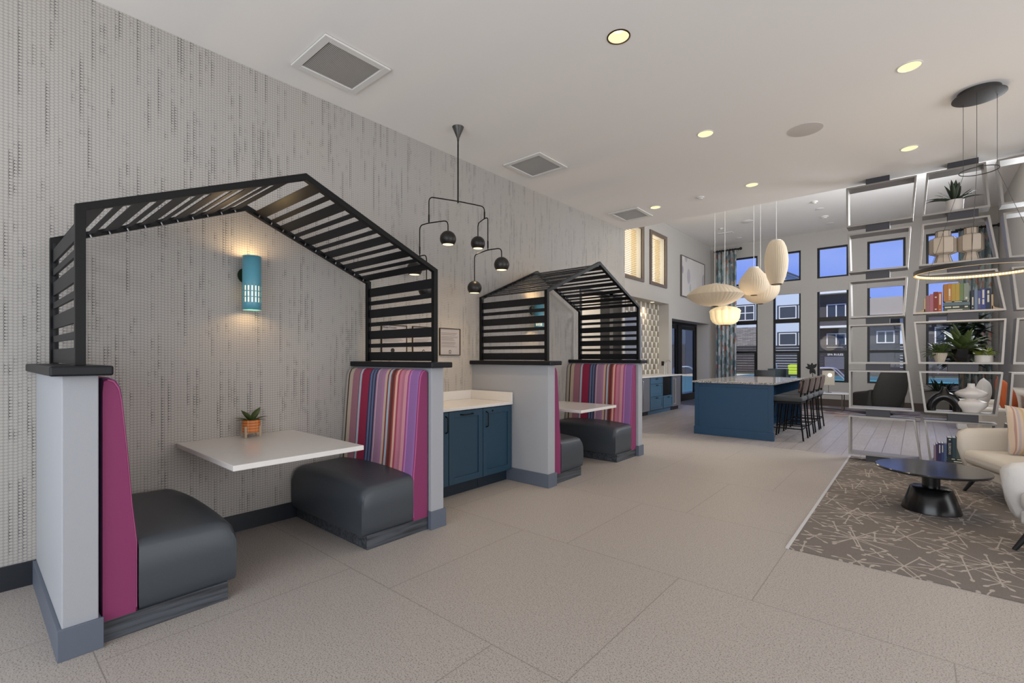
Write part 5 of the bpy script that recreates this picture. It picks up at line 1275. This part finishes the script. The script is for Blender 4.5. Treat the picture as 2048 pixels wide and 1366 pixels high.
B(-0.55, 0.55, 0, 0.05, 0.68, 1.36).build('board', mat('sign_grey', '5d5a60', 0.8), r, bev=0.01)
B(-0.62, 0.62, 0.05, 0.09, 0.5, 1.80).build('backing', M['fence'], r)
for x in (-0.55, 0.55): B(x-0.04, x+0.04, 0.09, 0.17, -0.02, 1.8).build('post', M['fence'], r)
text('SPA RULES', 0.155, 'lettering', M['white'], r, (-0.06, 0.045, 1.43), (PI/2, 0, 0), 0.004)
for k in range(5): B(-0.42, 0.42-0.1*(k % 2), -0.004, 0, 1.28-0.12*k, 1.30-0.12*k).build('printed_line', M['base_grey'], r)
def house(name, label, x0, x1, y, H, m, wins, extra=None, d=10):
    r = thing(name, label, 'house', ((x0+x1)/2, y, -0.03)); cx = (x0+x1)/2
    B(x0-cx, x1-cx, 0, d, 0, H).build('walls', m, r)
    for (a, b, z0, z1, fm, nx, nz) in wins:
        a -= cx; b -= cx; t = 0.08
        mb = MB().box(a, b, -0.06, 0, z0, z0+t).box(a, b, -0.06, 0, z1-t, z1).box(a, a+t, -0.06, 0, z0+t, z1-t).box(b-t, b, -0.06, 0, z0+t, z1-t)
        for k in range(1, nx): xm = a+(b-a)*k/nx; mb.box(xm-t/2, xm+t/2, -0.06, 0, z0+t, z1-t)
        for k in range(1, nz): zm = z0+(z1-z0)*k/nz; mb.box(a+t, b-t, -0.055, 0, zm-t/2, zm+t/2)
        w_ = mb.build('window', fm, r); B(a+t, b-t, -0.02, -0.005, z0+t, z1-t).build('pane', M['extglass'], w_)
    if extra: extra(r, cx)
    return r
W_ = M['white']; DK = mat('dark_window_trim', '3f444c', 0.6)
def h1(r, cx):
    B(-10.6-cx, -6.9-cx, -0.12, 0, 0, 4.15).build('stone_cladding', M['stone'], r)
    B(-9.15-cx, -7.42-cx, -0.03, 0, 4.68, 6.32).build('window_surround', DK, r)
    B(-5.62-cx, -3.2-cx, -0.03, 0, 4.68, 6.02).build('window_surround', DK, r); B(-5.62-cx, -3.2-cx, -0.03, 0, 2.3, 3.62).build('window_surround', DK, r)
    MB().prism([(-7.6-cx, 7.0), (-2.75-cx, 7.0), (-3.4-cx, 8.0), (-5.0-cx, 8.9), (-6.6-cx, 8.3)], 'y', 0, 9.9).build('gable', M['extwhite'], r)
    MB().bar((-6.9-cx, -0.2, 8.35), (-5.0-cx, -0.2, 9.0), 0.5, 0.14).bar((-5.0-cx, -0.2, 9.0), (-2.8-cx, -0.2, 7.8), 0.5, 0.14).build('roof_edge', DK, r)
house('house', 'white-sided house with stone base and gabled roof outside the first two windows', -12.5, -2.7, 48, 7.2, M['extwhite'],
      [(-9.07, -7.5, 4.79, 6.22, W_, 2, 2), (-9.02, -7.58, 2.23, 3.54, W_, 2, 2), (-5.48, -4.1, 4.79, 5.93, W_, 1, 1), (-5.48, -4.1, 2.41, 3.52, W_, 1, 1), (-3.95, -3.3, 4.79, 5.93, W_, 1, 1), (-3.95, -3.3, 2.41, 3.52, W_, 1, 1)], h1)
def h2(r, cx):
    B(-2.66-cx, -0.3-cx, -0.9, 0, 6.75, 7.05).build('roof_fascia', M['white'], r); B(-2.66-cx, -0.3-cx, -0.8, 0, 3.85, 4.03).build('balcony_edge', M['white'], r); B(-2.6-cx, -2.45-cx, -0.7, -0.5, 0, 6.75).build('downpipe', M['white'], r)
house('house', 'dark brown two-storey house outside the third window', -2.68, 0.7, 48.6, 6.9, M['extdark'], [(-1.95, -0.57, 4.70, 5.90, W_, 2, 1), (-1.95, -0.57, 2.20, 3.40, W_, 2, 1)], h2)
def h3(r, cx):
    B(0.9-cx, 3.4-cx, -1.2, -0.4, 4.7, 6.1).build('stucco_wall', M['exttan'], r); B(2.95-cx, 4.3-cx, -0.3, 0, 0, 5.0).build('white_wing', M['extwhite'], r); B(0.9-cx, 3.4-cx, -1.3, -1.2, 4.62, 4.74).build('trim', M['white'], r)
house('house', 'grey house with tan stucco band outside the fourth window', 0.72, 4.3, 48.6, 5.6, M['extdark'], [(1.46, 2.62, 2.50, 3.50, W_, 2, 1)], h3)
house('house', 'dark grey house with white trimmed windows outside the fifth window', 4.32, 11, 48.8, 4.6, M['extdark'], [(5.0, 6.2, 2.4, 3.7, W_, 2, 1), (6.5, 7.6, 2.4, 3.7, W_, 2, 1)], lambda r, cx: B(4.32-cx, 11-cx, -0.6, 0, 4.0, 4.15).build('fascia', M['white'], r))
house('house', 'blue-grey building across the pool seen through the glass doors', -24, -10.2, 38, 7.5, M['extblue'], [(-13.6, -11.9, 2.6, 4.3, W_, 2, 1), (-17.6, -16.8, 2.8, 5.8, W_, 1, 1), (-21, -19.4, 2.6, 4.3, W_, 2, 1)], lambda r, cx: B(-24-cx, -10.2-cx, -0.1, 0, 0, 2.4).build('dark_base', M['extdark'], r), d=8)
